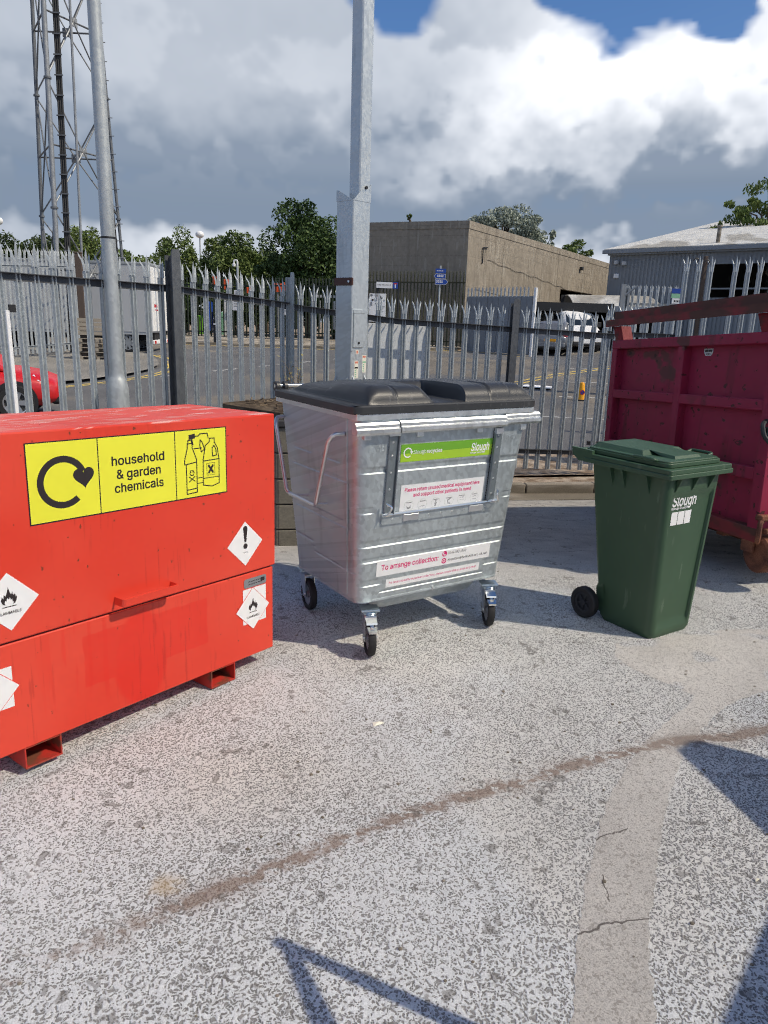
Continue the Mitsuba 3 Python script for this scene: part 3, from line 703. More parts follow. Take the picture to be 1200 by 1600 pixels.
FL = 'palisade_fence_004'
a, b = np.array([-13.2, 22.6]), np.array([-10.98, 26.45]); D = (b - a) / np.linalg.norm(b - a)
fence_run(FL, a, D, 0.155, list(range(0, 29)), [(-1, 3.05), (29, 3.35)], 3.35, 0.55, pale='far', bsdf='far_pale_steel', rail_m='far_pale_steel', side=1, splay=0.5, w=0.085)
tag(FL, 'far pale grey palisade fence seen end-on beyond the red car', 'fence')
add(FL + '__lock_box', cbox(-.12, .12, -.03, .03, 0, .24, .01), 'trim_black', place(-12.05, 23.8, 1.75, 60))
k = add('gate_post', [cbox(-.10, .10, -.10, .10, 0, 3.4, .01), cbox(-.115, .115, -.115, .115, 3.4, 3.45, .01)], 'brown_post', place(-10.15, 24.6, 0.25, 10)); tag(k, 'brown square gate post at the right end of the far pale fence', 'post')

FG = 'palisade_fence_005'
a, b = np.array([-12.0, 37.3]), np.array([-1.6, 36.2]); D = (b - a) / np.linalg.norm(b - a)
fence_run(FG, a, D, 0.165, list(range(0, 63)), [(-1, 3.30), (64, 3.45)], 2.85, 0.40, pale='farg', bsdf='green_pale', rail_m='green_pale', splay=0.5)
tag(FG, 'dark green palisade fence across the road, below the trees', 'fence')
FO = 'palisade_fence_006'
a, b = np.array([-1.5, 36.0]), np.array([3.40, 34.9]); D = (b - a) / np.linalg.norm(b - a)
fence_run(FO, a, D, 0.165, list(range(0, 31)), [(-1, 3.65), (31, 3.72)], 3.45, 0.55, pale='faro', bsdf='olive_pale', rail_m='olive_pale', splay=0.5)
tag(FO, 'tall olive palisade fence in front of the concrete building', 'fence')

# grey sheeted gate with palings along its head
GT = 'sheeted_gate'
a, b = np.array([3.52, 34.95]), np.array([6.12, 32.45]); D = (b - a) / np.linalg.norm(b - a); L = np.linalg.norm(b - a); ang = math.degrees(math.atan2(D[1], D[0]))
for i in range(12):
    x0 = L * i / 12
    add(GT + '__panel', cbox(x0 + .006, x0 + L / 12 - .006, -.02 - .012 * (i % 2), .02, 0, 2.42, .004), 'gate_grey', place(a[0], a[1], 0.66, ang))
for i in range(17):
    q = a + D * (0.08 + i * 0.205)
    put(GT + '__pale', 'gatepale', place(q[0], q[1] + 0.05, 2.55, ang), lambda: pale_mesh(1.0, w=.09, splay=0.4), 'far_pale_steel')
for z in (0.7, 2.98): add(GT + '__rail', cbox(0, L, .03, .08, z, z + .09, .004), 'gate_grey', place(a[0], a[1], 0.05, ang))
add(GT + '__jamb', cbox(-.06, .06, -.06, .06, 0, 2.92, .008), 'sticker_white', place(b[0] + .08, b[1] - .05, 0.55, ang))
add(GT + '__notice', cbox(0, .22, -.006, 0, 0, .16, 0), 'sticker_white', place(*(a + D * 2.6 + np.array([-.05, -.06])), 2.25, ang))
add(GT + '__notice', cbox(0, .22, -.006, 0, 0, .10, 0), 'sticker_white', place(*(a + D * 2.6 + np.array([-.05, -.06])), 2.08, ang))
tag(GT, 'grey metal sheeted gate with palings above it, below the lit side of the concrete building', 'gate')

# ---------------------------------------------------------------- red chemical cabinet
RB = 'chemical_cabinet'; MR = mtx(RM, RT); L = 1.54; DPT = 0.66
add(RB + '__base', cbox(-L, 0, 0.010, DPT - 0.01, 0.091, 0.536, 0.005), 'red_paint', MR)
# lid: a hood that overlaps the base, hollow lip at its lower edge
add(RB + '__lid', [cbox(-L - .006, .006, -0.002, DPT + .004, 0.546, 1.319, 0.006)], 'red_paint', MR)
add(RB + '__gasket', cbox(-L + .01, -.01, .02, DPT - .03, 0.53, 0.552, 0), 'trim_black', MR)
for cx in (-0.335, -1.243):
    f = RB + '__fork_pocket'
    add(f, [cbox(cx - .075, cx - .069, .012, DPT - .02, .004, .092, .001), cbox(cx + .069, cx + .075, .012, DPT - .02, .004, .092, .001), cbox(cx - .075, cx + .075, .012, DPT - .02, .000, .006, .001), box(cx - .069, cx + .069, .014, DPT - .022, .0865, .0905)], 'red_worn', MR)
hz = 0.595
hp = rounded([(-0.908, 0.0, hz), (-0.908, -0.062, hz), (-0.634, -0.062, hz), (-0.634, 0.0, hz)], 0.016, 4)
st = [hull(np.vstack([hp[i] + o for i in (j, j + 1) for o in ([0, -.0035, -.016], [0, .0035, -.016], [0, -.0035, .016], [0, .0035, .016], [.003, 0, .016], [-.003, 0, -.016])])) for j in range(len(hp) - 1)]
add(RB + '__handle', st, 'red_paint', MR)
# hazard sign: yellow panel, three fields
S0, S1, W0, W1 = -1.2300, -0.3050, 0.972, 1.275
def rsign(geom, m, layer, key): return decal(RB + key, geom, m, MR, v=-0.0026 - 0.0007 * layer)
rsign(sbox(S0, W0, S1, W1), 'sticker_yellow', 0, '__sign')
ln = [sbox(S0, W0, S1, W1).exterior.buffer(.0022), LineString([(-0.946, W0), (-0.946, W1)]).buffer(.002), LineString([(-0.585, W0), (-0.585, W1)]).buffer(.002)]
rsign(unary_union(ln), 'ink', 1, '__sign__rule')
cx, cz, R = -1.095, 1.118, 0.088
arc = [(cx + R * math.cos(math.radians(t)), cz + R * math.sin(math.radians(t))) for t in range(22, 312, 4)]
rg = LineString(arc).buffer(0.0125, cap_style=2)
h = []
for t in np.linspace(0, 2 * np.pi, 60):
    x = 16 * math.sin(t) ** 3; y = 13 * math.cos(t) - 5 * math.cos(2 * t) - 2 * math.cos(3 * t) - math.cos(4 * t); h.append((x, y))
heart = affinity.rotate(affinity.translate(affinity.scale(Polygon(h), 0.0027, 0.0028, origin=(0, 0)), cx + 0.086, cz + 0.012), 4)
rsign(unary_union([rg, heart]), 'ink', 1, '__sign__loop_symbol')
for s, y, wd in (('household', 1.158, 0.248), ('& garden', 1.102, 0.208), ('chemicals', 1.046, 0.232)):
    t = text(s, 0.036, -0.765, y, 'c', True, wd); t.apply_transform(mtx(FRONT, (0, -0.0033, 0))); add(RB + '__sign__lettering', t, 'ink', MR)
# bottles drawn in outline
bx = lambda x, y: (-0.585 + x * 0.280, 0.972 + y * 0.303)
def pl(pts, w=0.0024, close=False): return LineString([bx(*p) for p in pts] + ([bx(*pts[0])] if close else [])).buffer(w)
bt = [pl([(.20, .06), (.20, .50), (.17, .50), (.17, .56), (.23, .74), (.23, .80), (.32, .80), (.32, .74), (.40, .56), (.40, .07)], close=True), pl([(.20, .12), (.40, .13)]), pl([(.20, .50), (.40, .52)]),
      pl([(.24, .80), (.245, .85), (.31, .85), (.31, .80)]),
      pl([(.52, .16), (.53, .54), (.58, .75), (.66, .80), (.66, .85), (.76, .85), (.76, .79), (.82, .70), (.85, .52), (.845, .16), (.70, .125)], close=True), pl([(.52, .26), (.845, .26)], .0018), pl([(.53, .52), (.85, .53)]),
      pl([(.72, .58), (.715, .70), (.75, .74), (.79, .68), (.80, .59)], close=True),
      pl([(.32, .90), (.44, .90), (.48, .93), (.62, .93), (.64, .86)]), pl([(.32, .86), (.34, .78)]), pl([(.36, .72), (.50, .72)]), pl([(.48, .84), (.52, .80), (.56, .70), (.50, .66), (.47, .76)], close=True), pl([(.41, .20), (.52, .20)], .0018), pl([(.41, .28), (.52, .28)], .0018),
      Polygon([bx(*p) for p in ((.26, .86), (.38, .87), (.38, .94), (.26, .925))]),
      pl([(.60, .30), (.76, .30), (.76, .48), (.60, .48)], .0009, True), pl([(.64, .34), (.72, .44)], .0050), pl([(.64, .44), (.72, .34)], .0050),
      pl([(.25, .24), (.36, .31)], .0022), pl([(.25, .31), (.36, .24)], .0022), Point(bx(.305, .37)).buffer(.0125).difference(Point(bx(.305, .37)).buffer(.0095)), Point(bx(.285, .38)).buffer(.003), Point(bx(.325, .38)).buffer(.003), pl([(.28, .33), (.33, .33)], .0018)]
rsign(unary_union(bt), 'ink', 1, '__sign__bottle_drawing')


def diamond(cx, cz, r): return Polygon([(cx, cz + r), (cx + r, cz), (cx, cz - r), (cx - r, cz)])


def flame(cx, cz, s):
    o = [(-.42, -.30), (-.52, -.05), (-.44, .20), (-.34, .06), (-.30, .34), (-.20, .20), (-.10, .46), (.0, .80), (.08, .46), (.16, .26), (.24, .46), (.30, .18), (.40, .30), (.46, .04), (.54, .12), (.50, -.12), (.38, -.34), (.20, -.42), (-.20, -.42)]
    i = [(-.24, -.42), (-.30, -.22), (-.24, -.06), (-.18, -.16), (-.10, .10), (.0, -.04), (.06, .12), (.13, -.10), (.22, -.02), (.22, -.20), (.32, -.24), (.22, -.42)]
    q = Polygon(o).difference(Polygon(i).buffer(0))
    q = unary_union([q, sbox(-.46, -.56, .46, -.50)])
    return affinity.translate(affinity.scale(q, s, s, origin=(0, 0)), cx, cz)


for (cx, cz, r, kind, v) in ((-0.196, 0.697, 0.108, 'tox', -0.0026), (-0.141, 0.346, 0.110, 'fl', 0.0086), (-1.332, 0.702, 0.108, 'fl', -0.0026), (-1.425, 0.363, 0.108, 'plain', 0.0086)):
    if kind in ('fl', 'plain') and cz < 0.5:
        sq = sbox(-0.205, 0.270, -0.052, 0.455) if kind == 'fl' else sbox(-1.505, 0.285, -1.340, 0.448)
        decal(RB + '__backing_label', sq, 'sticker_white', MR, v=0.0093)
    k = decal(RB + '__hazard_label', diamond(cx, cz, r + .0035), 'red_ink' if cz < 0.5 else 'sticker_white', MR, v=v)
    decal(k + '__face', diamond(cx, cz, r), 'sticker_white', MR, v=v - .0007)
    if kind == 'fl':
        decal(k + '__symbol', flame(cx, cz + .012, 0.056), 'ink', MR, v=v - .0014)
        t = text('FLAMMABLE', 0.0105, cx, cz - .046, 'c', True, 0.085); t.apply_transform(mtx(FRONT, (0, v - .0014, 0))); add(k + '__lettering', t, 'ink', MR)
    if kind == 'tox':
        ex = unary_union([Polygon([(cx - .0135, cz + .075), (cx - .006, cz + .009), (cx + .006, cz + .009), (cx + .0135, cz + .075)]), Point(cx, cz + .076).buffer(.0135), Point(cx, cz - .012).buffer(.0135)])
        decal(k + '__symbol', ex, 'ink', MR, v=v - .0014)
        t = text('TOXIC', 0.0075, cx, cz - .047, 'c', False, 0.038); t.apply_transform(mtx(FRONT, (0, v - .0014, 0))); add(k + '__lettering', t, 'grey_ink', MR)
pk = decal(RB + '__maker_plate', sbox(-0.185, 0.472, -0.062, 0.496).buffer(.012), 'hub_grey', MR, v=0.0093, thick=.0012)
for y in (0.489, 0.475): decal(pk + '__print', unary_union([sbox(x, y, x + .012, y + .004) for x in np.arange(-0.17, -0.09, 0.016)]), 'trim_black', MR, v=0.0079)
decal(pk + '__print', sbox(-.088, .478, -.062, .497), 'trim_black', MR, v=0.0079)
labels[RB + '__backing_label'] = {'label': 'torn white square label half hidden under the flame diamond'}
tag(RB, 'red metal chemical cabinet with yellow household and garden chemicals sign', 'cabinet')

# ---------------------------------------------------------------- galvanised four-wheel bin
BN = 'steel_bin'; MB_ = place(0.089, 4.225, 0, 33.05)
WB, WT = 0.300, 1.318


def half(w):
    t = (w - WB) / (WT - WB); return 0.502 + 0.075 * t, 0.372 + 0.093 * t, 0.055 + 0.015 * t


def groove(w, w0, h=0.040, d=0.010):
    d = d * 0.62
    """pressed-in band from w0 up to w0+h"""
    return -d * sstep(w0 - 0.0012, w0 + 0.0032, w) * (1 - sstep(w0 + h - 0.020, w0 + h, w))


def front_relief(u, w):
    r = groove(w, 1.020, .040, .011) + groove(w, 0.612, .045, .011)
    k = sstep(-0.375, -0.355, u) * (1 - sstep(0.355, 0.375, u))
    r += (1 - k) * groove(w, 0.385, .045, .010) + k * groove(w, 0.335, .020, .010)
    r += -0.007 * (1 - sstep(0.48, 0.5, np.abs(u))) * (sstep(0.520, 0.528, w) * (1 - sstep(0.545, 0.553, w)))
    r += -0.006 * (sstep(0.80, 0.806, w) * (1 - sstep(0.835, 0.842, w))) * (1 - sstep(-0.47, -0.43, u) * (1 - sstep(0.43, 0.47, u)))
    return r


def side_relief(v, w):
    k = 1 - sstep(0.30, 0.33, np.abs(v))
    r = (groove(w, 0.955, .030, .009) + groove(w, 0.70, .05, .009)) * k
    r += groove(w, 1.05, .03, .008) * (sstep(-.26, -.24, v) * (1 - sstep(-.06, -.04, v)) + sstep(.06, .08, v) * (1 - sstep(.28, .3, v)))
    zz = np.where(v > 0.10, 0.50, 0.455); zz = 0.455 + 0.06 * sstep(0.09, 0.12, v)
    r += groove(w, zz, .02, .008) * (1 - sstep(0.36, 0.38, np.abs(v)))
    r += -0.007 * (sstep(-.335, -.33, v) * (1 - sstep(-.315, -.31, v))) * sstep(.5, .52, w) * (1 - sstep(1.1, 1.12, w))
    return r


nw = 440
ws = np.linspace(WB, WT, nw); rows = []
for w in ws:
    hu, hv, r = half(w); P = []
    def edge(a, b, n): return [a + (b - a) * t for t in np.linspace(0, 1, n, endpoint=False)]
    A = lambda x, y: np.array([x, y])
    pts = []
    for (cx, cy, a0), n in (((hu - r, -hv + r, -90), 60), ((hu - r, hv - r, 0), 60), ((-hu + r, hv - r, 90), 60), ((-hu + r, -hv + r, 180), 60)):
        for t in np.linspace(0, 90, 10): pts.append((cx + r * math.cos(math.radians(a0 + t)), cy + r * math.sin(math.radians(a0 + t)), math.cos(math.radians(a0 + t)), math.sin(math.radians(a0 + t))))
    pts = np.array(pts).reshape(4, 10, 4); out = []
    for c in range(4):
        out += list(pts[c]); a, b = pts[c][-1], pts[(c + 1) % 4][0]
        n = 40 if c in (0, 2) else 70
        out += [a + (b - a) * t for t in np.linspace(0, 1, n + 2)[1:-1]]
    out = np.array(out); ww = np.full(len(out), w)
    fr = np.clip(-out[:, 3], 0, 1) ** 4; bk = np.clip(out[:, 3], 0, 1) ** 4; sd = np.abs(out[:, 2]) ** 4
    d = (fr + bk) * front_relief(out[:, 0], ww) + sd * side_relief(out[:, 1], ww)
    rows.append(np.column_stack([out[:, 0] + out[:, 2] * d, out[:, 1] + out[:, 3] * d, ww]))
rows = np.array(rows); n_ = rows.shape[1]
V = rows.reshape(-1, 3); i, j = np.meshgrid(np.arange(nw - 1), np.arange(n_), indexing='ij'); a = (i * n_ + j).ravel(); b = (i * n_ + (j + 1) % n_).ravel()
body = trimesh.Trimesh(V, np.vstack([np.stack([a, b, b + n_], 1), np.stack([a, b + n_, a + n_], 1)]), process=False)
add(BN + '__body', body, 'bin_steel', MB_, smooth=60)
hu, hv, r = half(WB)
fl = sbox(-hu + r, -hv + r, hu - r, hv - r).buffer(r)
add(BN + '__floor', [ext(fl.buffer(-.001), .006)], 'bin_steel', MB_ @ mtx(t=(0, 0, WB - .002)))
add(BN + '__bottom_flange', [ext(fl.buffer(.004).difference(fl.buffer(-.03)), .010)], 'bin_steel', MB_ @ mtx(t=(0, 0, WB - .008)))
# shallow sump pressed out under the floor
sm = []
for (z, g) in ((0.276, 0.0), (0.258, 0.003), (0.232, 0.015), (0.215, 0.032), (0.207, 0.058)):
    q = sbox(-0.37 + g, -0.338 + g, 0.37 - g, 0.30 - g).buffer(-0.06).buffer(0.06, 6); c = np.array(q.exterior.segmentize(.05).coords)[:-1]; sm += [(x, y, z) for x, y in c]
add(BN + '__sump', hull(sm), 'bin_steel', MB_, smooth=50)
hu, hv, r = half(WT)
rim = sbox(-hu, -hv, hu, hv).buffer(.012)
add(BN + '__rim', ext(rim.difference(rim.buffer(-.03)), .03), 'bar_steel', MB_ @ mtx(t=(0, 0, WT - .018)))
# vertical seam strips on the left-hand corner
for s in (-1, 1):
    P = [(s * (half(w)[0] + .002), -half(w)[1] + .105, w) for w in (WB + .02, WT - .02)]
    add(BN + '__seam', tube(P, .004, 6), 'bin_steel', MB_)
# front lifting comb, three lengths of folded strip
for (u0, u1, dv, dz) in ((-0.600, -0.345, .004, 0), (-0.340, 0.370, 0, 0.004), (0.374, 0.632, .012, 0.012)):
    g = Polygon([(0, 0), (.046, -.006), (.052, .006), (.052, .022), (.040, .030), (.040, .044), (.030, .056), (0, .058)])
    m = ext(g, u1 - u0); m.apply_transform(np.array([[0, 0, 1, u0], [-1, 0, 0, -0.452 + dv], [0, 1, 0, 1.232 + dz], [0, 0, 0, 1.0]]))
    add(BN + '__lifting_bar', m, 'bar_steel', MB_)
for u in (-0.52, -0.2, 0.2, 0.52): add(BN + '__bar_bracket', cbox(u - .02, u + .02, -.472, -.44, 1.20, 1.236, .003), 'bar_steel', MB_)
# frame on the tilted front face: x = u, y = outward, z along the face
tl = math.atan2(0.093, WT - WB); FF = np.eye(4)
FF[:3, :3] = np.array([[1, 0, 0], [0, math.cos(tl), -math.sin(tl)], [0, math.sin(tl), math.cos(tl)]]); FF[:3, 3] = (0, -0.372, WB)
kz = 1 / math.cos(tl); Z = lambda w: (w - WB) * kz
MF = MB_ @ FF
for u0, s in ((-0.386, 1), (0.318, -1)):
    k = add(BN + '__flap_guide', [cbox(u0, u0 + .052, -.012, .004, Z(.795), Z(1.228), .003), cbox(u0 + (.052 if s > 0 else -.006), u0 + (.058 if s > 0 else 0), -.024, .0, Z(.795), Z(1.222),   .002)], 'guide_steel_shaded', MF)
    add(BN + '__flap_guide__gap_shade', box(*((u0 + .059, u0 + .066) if s > 0 else (u0 - .008, u0 - .001)), -.004, .002, Z(.80), Z(1.215)), 'trim_black', MF)  # solid black strip that paints the shade of the gap beside the guide
    for w in (.84, .93, 1.02, 1.11, 1.18): add(k + '__rivet', lathe([(0, .003), (.004, .0025), (.006, 0), (0, 0)], 10), 'bar_steel', MF @ mtx(np.array([[1, 0, 0], [0, 0, -1], [0, 1, 0.]]), (u0 + .022, -.012, Z(w))))
    h = u0 + (.01 if s > 0 else .042)
    add(BN + '__latch', [tube(rounded([(h - .02 * s, -.016, Z(.79)), (h - .01 * s, -.05, Z(.80)), (h + .012 * s, -.055, Z(.845)), (h - .012 * s, -.03, Z(.862))], .012), .0055, 8), cbox(h - .02, h + .035, -.02, 0, Z(.782), Z(.80), .003)], 'chrome', MF)
add(BN + '__hinge_plate', [ext(sbox(-.395, Z(.735), .375, Z(.79)).buffer(-.014).buffer(.014), .010)], 'bin_steel', MF @ mtx(FRONT, (0, .001, 0)))
add(BN + '__hinge_rod', [tube([(-.385, -.014, Z(.793)), (.37, -.014, Z(.793))], .008, 10), cbox(-.26, -.16, -.016, -.004, Z(.742), Z(.782), .003), cbox(.19, .29, -.016, -.004, Z(.742), Z(.782), .003)], 'zinc', MF)
for u in np.linspace(-.33, .31, 9): add(BN + '__hinge_plate__rivet', lathe([(0, .003), (.004, .0025), (.006, 0), (0, 0)], 10), 'bar_steel', MF @ mtx(np.array([[1, 0, 0], [0, 0, -1], [0, 1, 0.]]), (u, -.0095, Z(.762))))
add(BN + '__flap_catch', [cbox(-.395, -.33, -.028, -.004, Z(1.215), Z(1.235), .003), cbox(.31, .36, -.03, -.004, Z(1.19), Z(1.225), .003), lathe([(0, -.012), (.007, -.012), (.007, .012), (0, .012)], 10)], 'zinc', MF)
# stickers
def bst(key, geom, m, layer=0): return decal(BN + key, geom, m, MF, v=-0.0015 - 0.0007 * layer)
def btx(key, s, h, x, w, m, align='l', bold=False, width=None, layer=1, shear=0.0, rot=0.0):
    t = text(s, h, 0, 0, align, bold, width, shear=shear); t.apply_transform(trimesh.transformations.rotation_matrix(rot, [0, 0, 1])); t.apply_translation([x, Z(w), 0])
    t.apply_transform(mtx(FRONT, (0, -0.0015 - .0007 * layer, 0))); return add(BN + key, t, m, MF)
bst('__green_label', sbox(-.306, Z(1.068), .309, Z(1.162)), 'lime')
bst('__green_label__dark_band', Polygon([(-.306, Z(1.112)), (-.306, Z(1.162)), (.309, Z(1.162)), (.309, Z(1.128)), (.15, Z(1.117)), (0, Z(1.115)), (-.15, Z(1.115))]), 'lime_dark', 1)
lp = LineString([(-.262 + .024 * math.cos(math.radians(t)), Z(1.117) + .024 * math.sin(math.radians(t))) for t in range(30, 310, 6)]).buffer(.0035)
bst('__green_label__loop_symbol', unary_union([lp, Polygon([(-.249, Z(1.126)), (-.229, Z(1.124)), (-.240, Z(1.106))])]), 'sticker_white', 2)
btx('__green_label__lettering', 'Slough', .021, -.226, 1.108, 'sticker_white', 'l', False, .080, 2); btx('__green_label__lettering', 'recycles', .021, -.140, 1.108, 'sticker_white', 'l', True, .100, 2)
btx('__green_label__lettering', 'Slough', .044, .158, 1.098, 'sticker_white', 'l', True, .128, 2, .12); btx('__green_label__lettering', 'Borough Council', .009, .158, 1.083, 'sticker_white', 'l', True, .08, 2)
bst('__notice_label', sbox(-.284, Z(.772), .283, Z(.941)), 'sticker_white')
btx('__notice_label__lettering', 'Please return unused medical equipment here', .020, -.004, .903, 'pink_ink', 'c', True, .510)
btx('__notice_label__lettering', 'and support other patients in need', .020, -.004, .872, 'pink_ink', 'c', True, .395)
for q in range(6):
    cx = -.225 + q * .090; ry = .823 + (.004 if q > 3 else 0)
    bst('__notice_label__icon', Point(cx, Z(ry)).buffer(.031).difference(Point(cx, Z(ry)).buffer(.0285)), 'grey_print', 1)
    g = [unary_union([Point(cx, Z(ry - .006)).buffer(.013).difference(Point(cx, Z(ry + .002)).buffer(.010))]), unary_union([LineString([(cx - .02, Z(ry - .022)), (cx - .022, Z(ry - .042))]).buffer(.0012), LineString([(cx + .02, Z(ry - .022)), (cx + .022, Z(ry - .042))]).buffer(.0012), LineString([(cx - .016, Z(ry - .01)), (cx + .016, Z(ry - .01))]).buffer(.0022)]),
         unary_union([Point(cx, Z(ry + .008)).buffer(.005), Polygon([(cx - .008, Z(ry - .02)), (cx - .006, Z(ry)), (cx + .007, Z(ry + .002)), (cx + .002, Z(ry - .02))])]), LineString([(cx + .008, Z(ry + .012)), (cx - .008, Z(ry + .006)), (cx - .006, Z(ry - .012)), (cx + .012, Z(ry - .016))]).buffer(.003),
         unary_union([sbox(cx - .014, Z(ry - .008), cx + .014, Z(ry - .005)), sbox(cx - .014, Z(ry + .006), cx + .014, Z(ry + .009))]), unary_union([sbox(cx - .013, Z(ry - .014), cx + .013, Z(ry - .011)), sbox(cx - .013, Z(ry + .004), cx + .013, Z(ry + .007))])][q]
    bst('__notice_label__icon', g, 'grey_ink', 1)
    bst('__notice_label__icon', sbox(cx - .018, Z(ry + .016), cx + .018, Z(ry + .0205)), 'grey_ink', 2)
k = bst('__collection_label', affinity.rotate(sbox(-.397, Z(.434), .399, Z(.525)), -.15), 'sticker_white')
btx('__collection_label__lettering', 'To arrange collection:', .030, -.366, .470, 'pink_ink', 'l', True, .385)
for w, q in ((.505, 0), (.462, 1)):
    rgm = Point(.060, Z(w - .002)).buffer(.017)
    rgm = rgm.difference(LineString([(.053, Z(w + .008)), (.052, Z(w - .003)), (.061, Z(w - .011)), (.068, Z(w - .010))]).buffer(.003) if q == 0 else Point(.060, Z(w - .002)).buffer(.010).difference(Point(.060, Z(w - .002)).buffer(.006)))
    bst('__collection_label__icon', rgm, 'pink_ink', 1)
btx('__collection_label__lettering', '0344 892 6960', .016, .088, .496, 'ink', 'l', False, .128); btx('__collection_label__lettering', 'enquiries@berkshire.nrs-uk.net', .016, .088, .455, 'ink', 'l', False, .290)
bst('__contact_label', sbox(-.329, Z(.361), .331, Z(.409)), 'sticker_white')
btx('__contact_label__lettering', 'For larger disability equipment collections, please contact NRS on 0344 892 6960', .0125, 0, .380, 'pink_ink', 'c', False, .615)
for s, x in (('EMB', -.50), ('SSL', .405)):
    t = text(s, .040, x, Z(1.135), 'l', True, .10, d=.002); t.apply_transform(mtx(FRONT, (0, .0005, 0))); add(BN + '__embossing', t, 'bin_steel', MF)
# end handles, bent tube
for s in (-1, 1):
    q = [(s * .575, .40 * 1, 1.215), (s * .625, .385, 1.215), (s * .645, .345, 1.175), (s * .640, .215, .815), (s * .63, .195, .80), (s * .63, -.125, .80), (s * .640, -.150, .825), (s * .645, -.285, 1.175), (s * .625, -.315, 1.215), (s * .575, -.33, 1.215)]
    hk = add(BN + '__handle', tube(rounded(q, .035, 5), .0115, 12), 'bar_steel', MB_, smooth=True)
    for v in (.15, -.08): add(hk + '__stay', tube([(s * .53, v, .79), (s * .632, v, .80)], .007, 8), 'bar_steel', MB_)
# black plastic lid
LU, LV = 0.607, 0.483
nu, nv = 260, 160
U, Vv = np.meshgrid(np.linspace(-1, 1, nu), np.linspace(-1, 1, nv), indexing='ij'); U = U * (LU - .012); Vv = Vv * (LV - .012)
def qr(x, r): x = np.clip(x / r, 0, 1); return np.sqrt(np.maximum(1 - (1 - x) ** 2, 0))
du = np.minimum(U + LU - .085, LU - .030 - U); dv = np.minimum(Vv + LV - .020, (LV - .10) - Vv)
H = .086 * qr(du, .085) * qr(dv, .100)
H *= 1 - .30 * sstep(-.2, .35, Vv)
H *= 1 - .25 * sstep(-.20, -.55, U) * sstep(-.2, .1, Vv)
ntc = sstep(-.19, -.09, U) * (1 - sstep(.086, .092, U)) * (1 - sstep(-.13, -.02, Vv))
H *= 1 - .92 * ntc
for (a, b) in ((-.51, -.365), (.275, .41)):      # plates let into the rounded front
    H += .005 * sstep(a - .003, a + .003, U) * (1 - sstep(b - .003, b + .003, U)) * (1 - sstep(-.24, -.23, Vv)) * sstep(.02, .04, H)
for a in (-.345, .262): H -= .006 * np.exp(-((U - a) / .005) ** 2) * sstep(.01, .03, H) * (1 - sstep(.0, .1, Vv))
H -= .004 * np.exp(-((U + .05 - .5 * (Vv + .3)) / .006) ** 2) * ntc
add(BN + '__lid', grid(U, Vv, 1.372 + H), 'black_lid', MB_, smooth=True)
edge = sbox(-LU, -LV, LU, LV).buffer(-.05).buffer(.05, 8)
e0 = ext(edge, .042); 
add(BN + '__lid__edge', [hull(np.vstack([np.column_stack([np.array(edge.buffer(g).exterior.coords), np.full(len(edge.buffer(g).exterior.coords), z)]) for g, z in ((-.006, 1.327), (0, 1.331), (0, 1.364), (-.008, 1.3715))]))], 'black_lid', MB_, smooth=40)
for u in (-.585, -.535, -.30, .05, .30, .535, .585): add(BN + '__lid__hinge_knuckle', [lathe([(0, -.011), (.030, -.011), (.030, .011), (0, .011)], 20, 'x')], 'black_lid', MB_ @ mtx(t=(u, LV - .022, 1.385)))
add(BN + '__hinge_bar', tube([(-.60, LV - .022, 1.388), (.60, LV - .022, 1.388)], .0105, 12), 'chrome', MB_, smooth=50)
# castors
tyre_p = [(.070, -.020), (.086, -.022), (.096, -.018), (.100, -.008), (.100, .008), (.096, .018), (.086, .022), (.070, .020), (.070, -.020)]
for (u, v, sw, brake) in ((-.425, -.374, 6, True), (.425, -.374, 0, True), (-.425, .374, 14, False), (.425, .374, -10, False)):
    k = BN + '__castor'; n = 0
    while any(q == k or q.startswith(k + '__') for q in scene): n += 1; k = BN + f'__castor_{n:03d}'
    Mc = MB_ @ mtx(rotz(math.radians(sw - 27 if brake else sw - 20)), (u, v, 0))      # local: wheel axle along x, trail towards -y
    w = mtx(t=(0, -.035, .100))
    add(k + '__tyre', lathe(tyre_p, 48, 'x'), 'tyre', Mc @ w, smooth=35)
    add(k + '__hub', [lathe([(0, -.016), (.022, -.022), (.022, .022), (0, .016)], 24, 'x'), lathe([(.020, -.006), (.072, -.012), (.072, .012), (.020, .006), (.020, -.006)], 36, 'x')], 'hub_grey', Mc @ w, smooth=35)
    fk = []
    for s in (-1, 1):
        fk.append(hull([(s * .028, -.055, .085), (s * .028, -.015, .085), (s * .032, -.015, .085), (s * .032, -.055, .085), (s * .028, -.045, .222), (s * .028, .045, .222), (s * .032, -.045, .222), (s * .032, .045, .222)]))
        fk.append(lathe([(0, -.004), (.010, -.004), (.010, .004), (0, .004)], 10, 'x').apply_translation([s * .036, -.035, .100]))
    fk.append(cbox(-.034, .034, -.05, .05, .220, .228, .002))
    add(k + '__fork', fk, 'zinc', Mc)
    add(k + '__swivel', [lathe([(0, 0), (.042, 0), (.046, .012), (.036, .022), (.0, .022)], 28).apply_translation([0, 0, .229]), cbox(-.052, .052, -.045, .045, .250, .262, .003)], 'zinc_blue', Mc, smooth=35)
    if brake:
        add(k + '__brake_pedal', [hull([(-.030, -.085, .205), (.030, -.085, .205), (-.030, -.045, .226), (.030, -.045, .226), (-.030, -.090, .196), (.030, -.090, .196), (-.030, -.045, .216), (.030, -.045, .216)]), hull([(-.022, -.128, .172), (.022, -.128, .172), (-.028, -.098, .188), (.028, -.098, .188), (-.022, -.128, .160), (.022, -.128, .160), (-.028, -.098, .174), (.028, -.098, .174)]), cbox(-.010, .010, -.115, -.07, .178, .196, .003)], 'chrome', Mc)
labels[BN + '__green_label'] = {'label': 'bright green recycling label'}
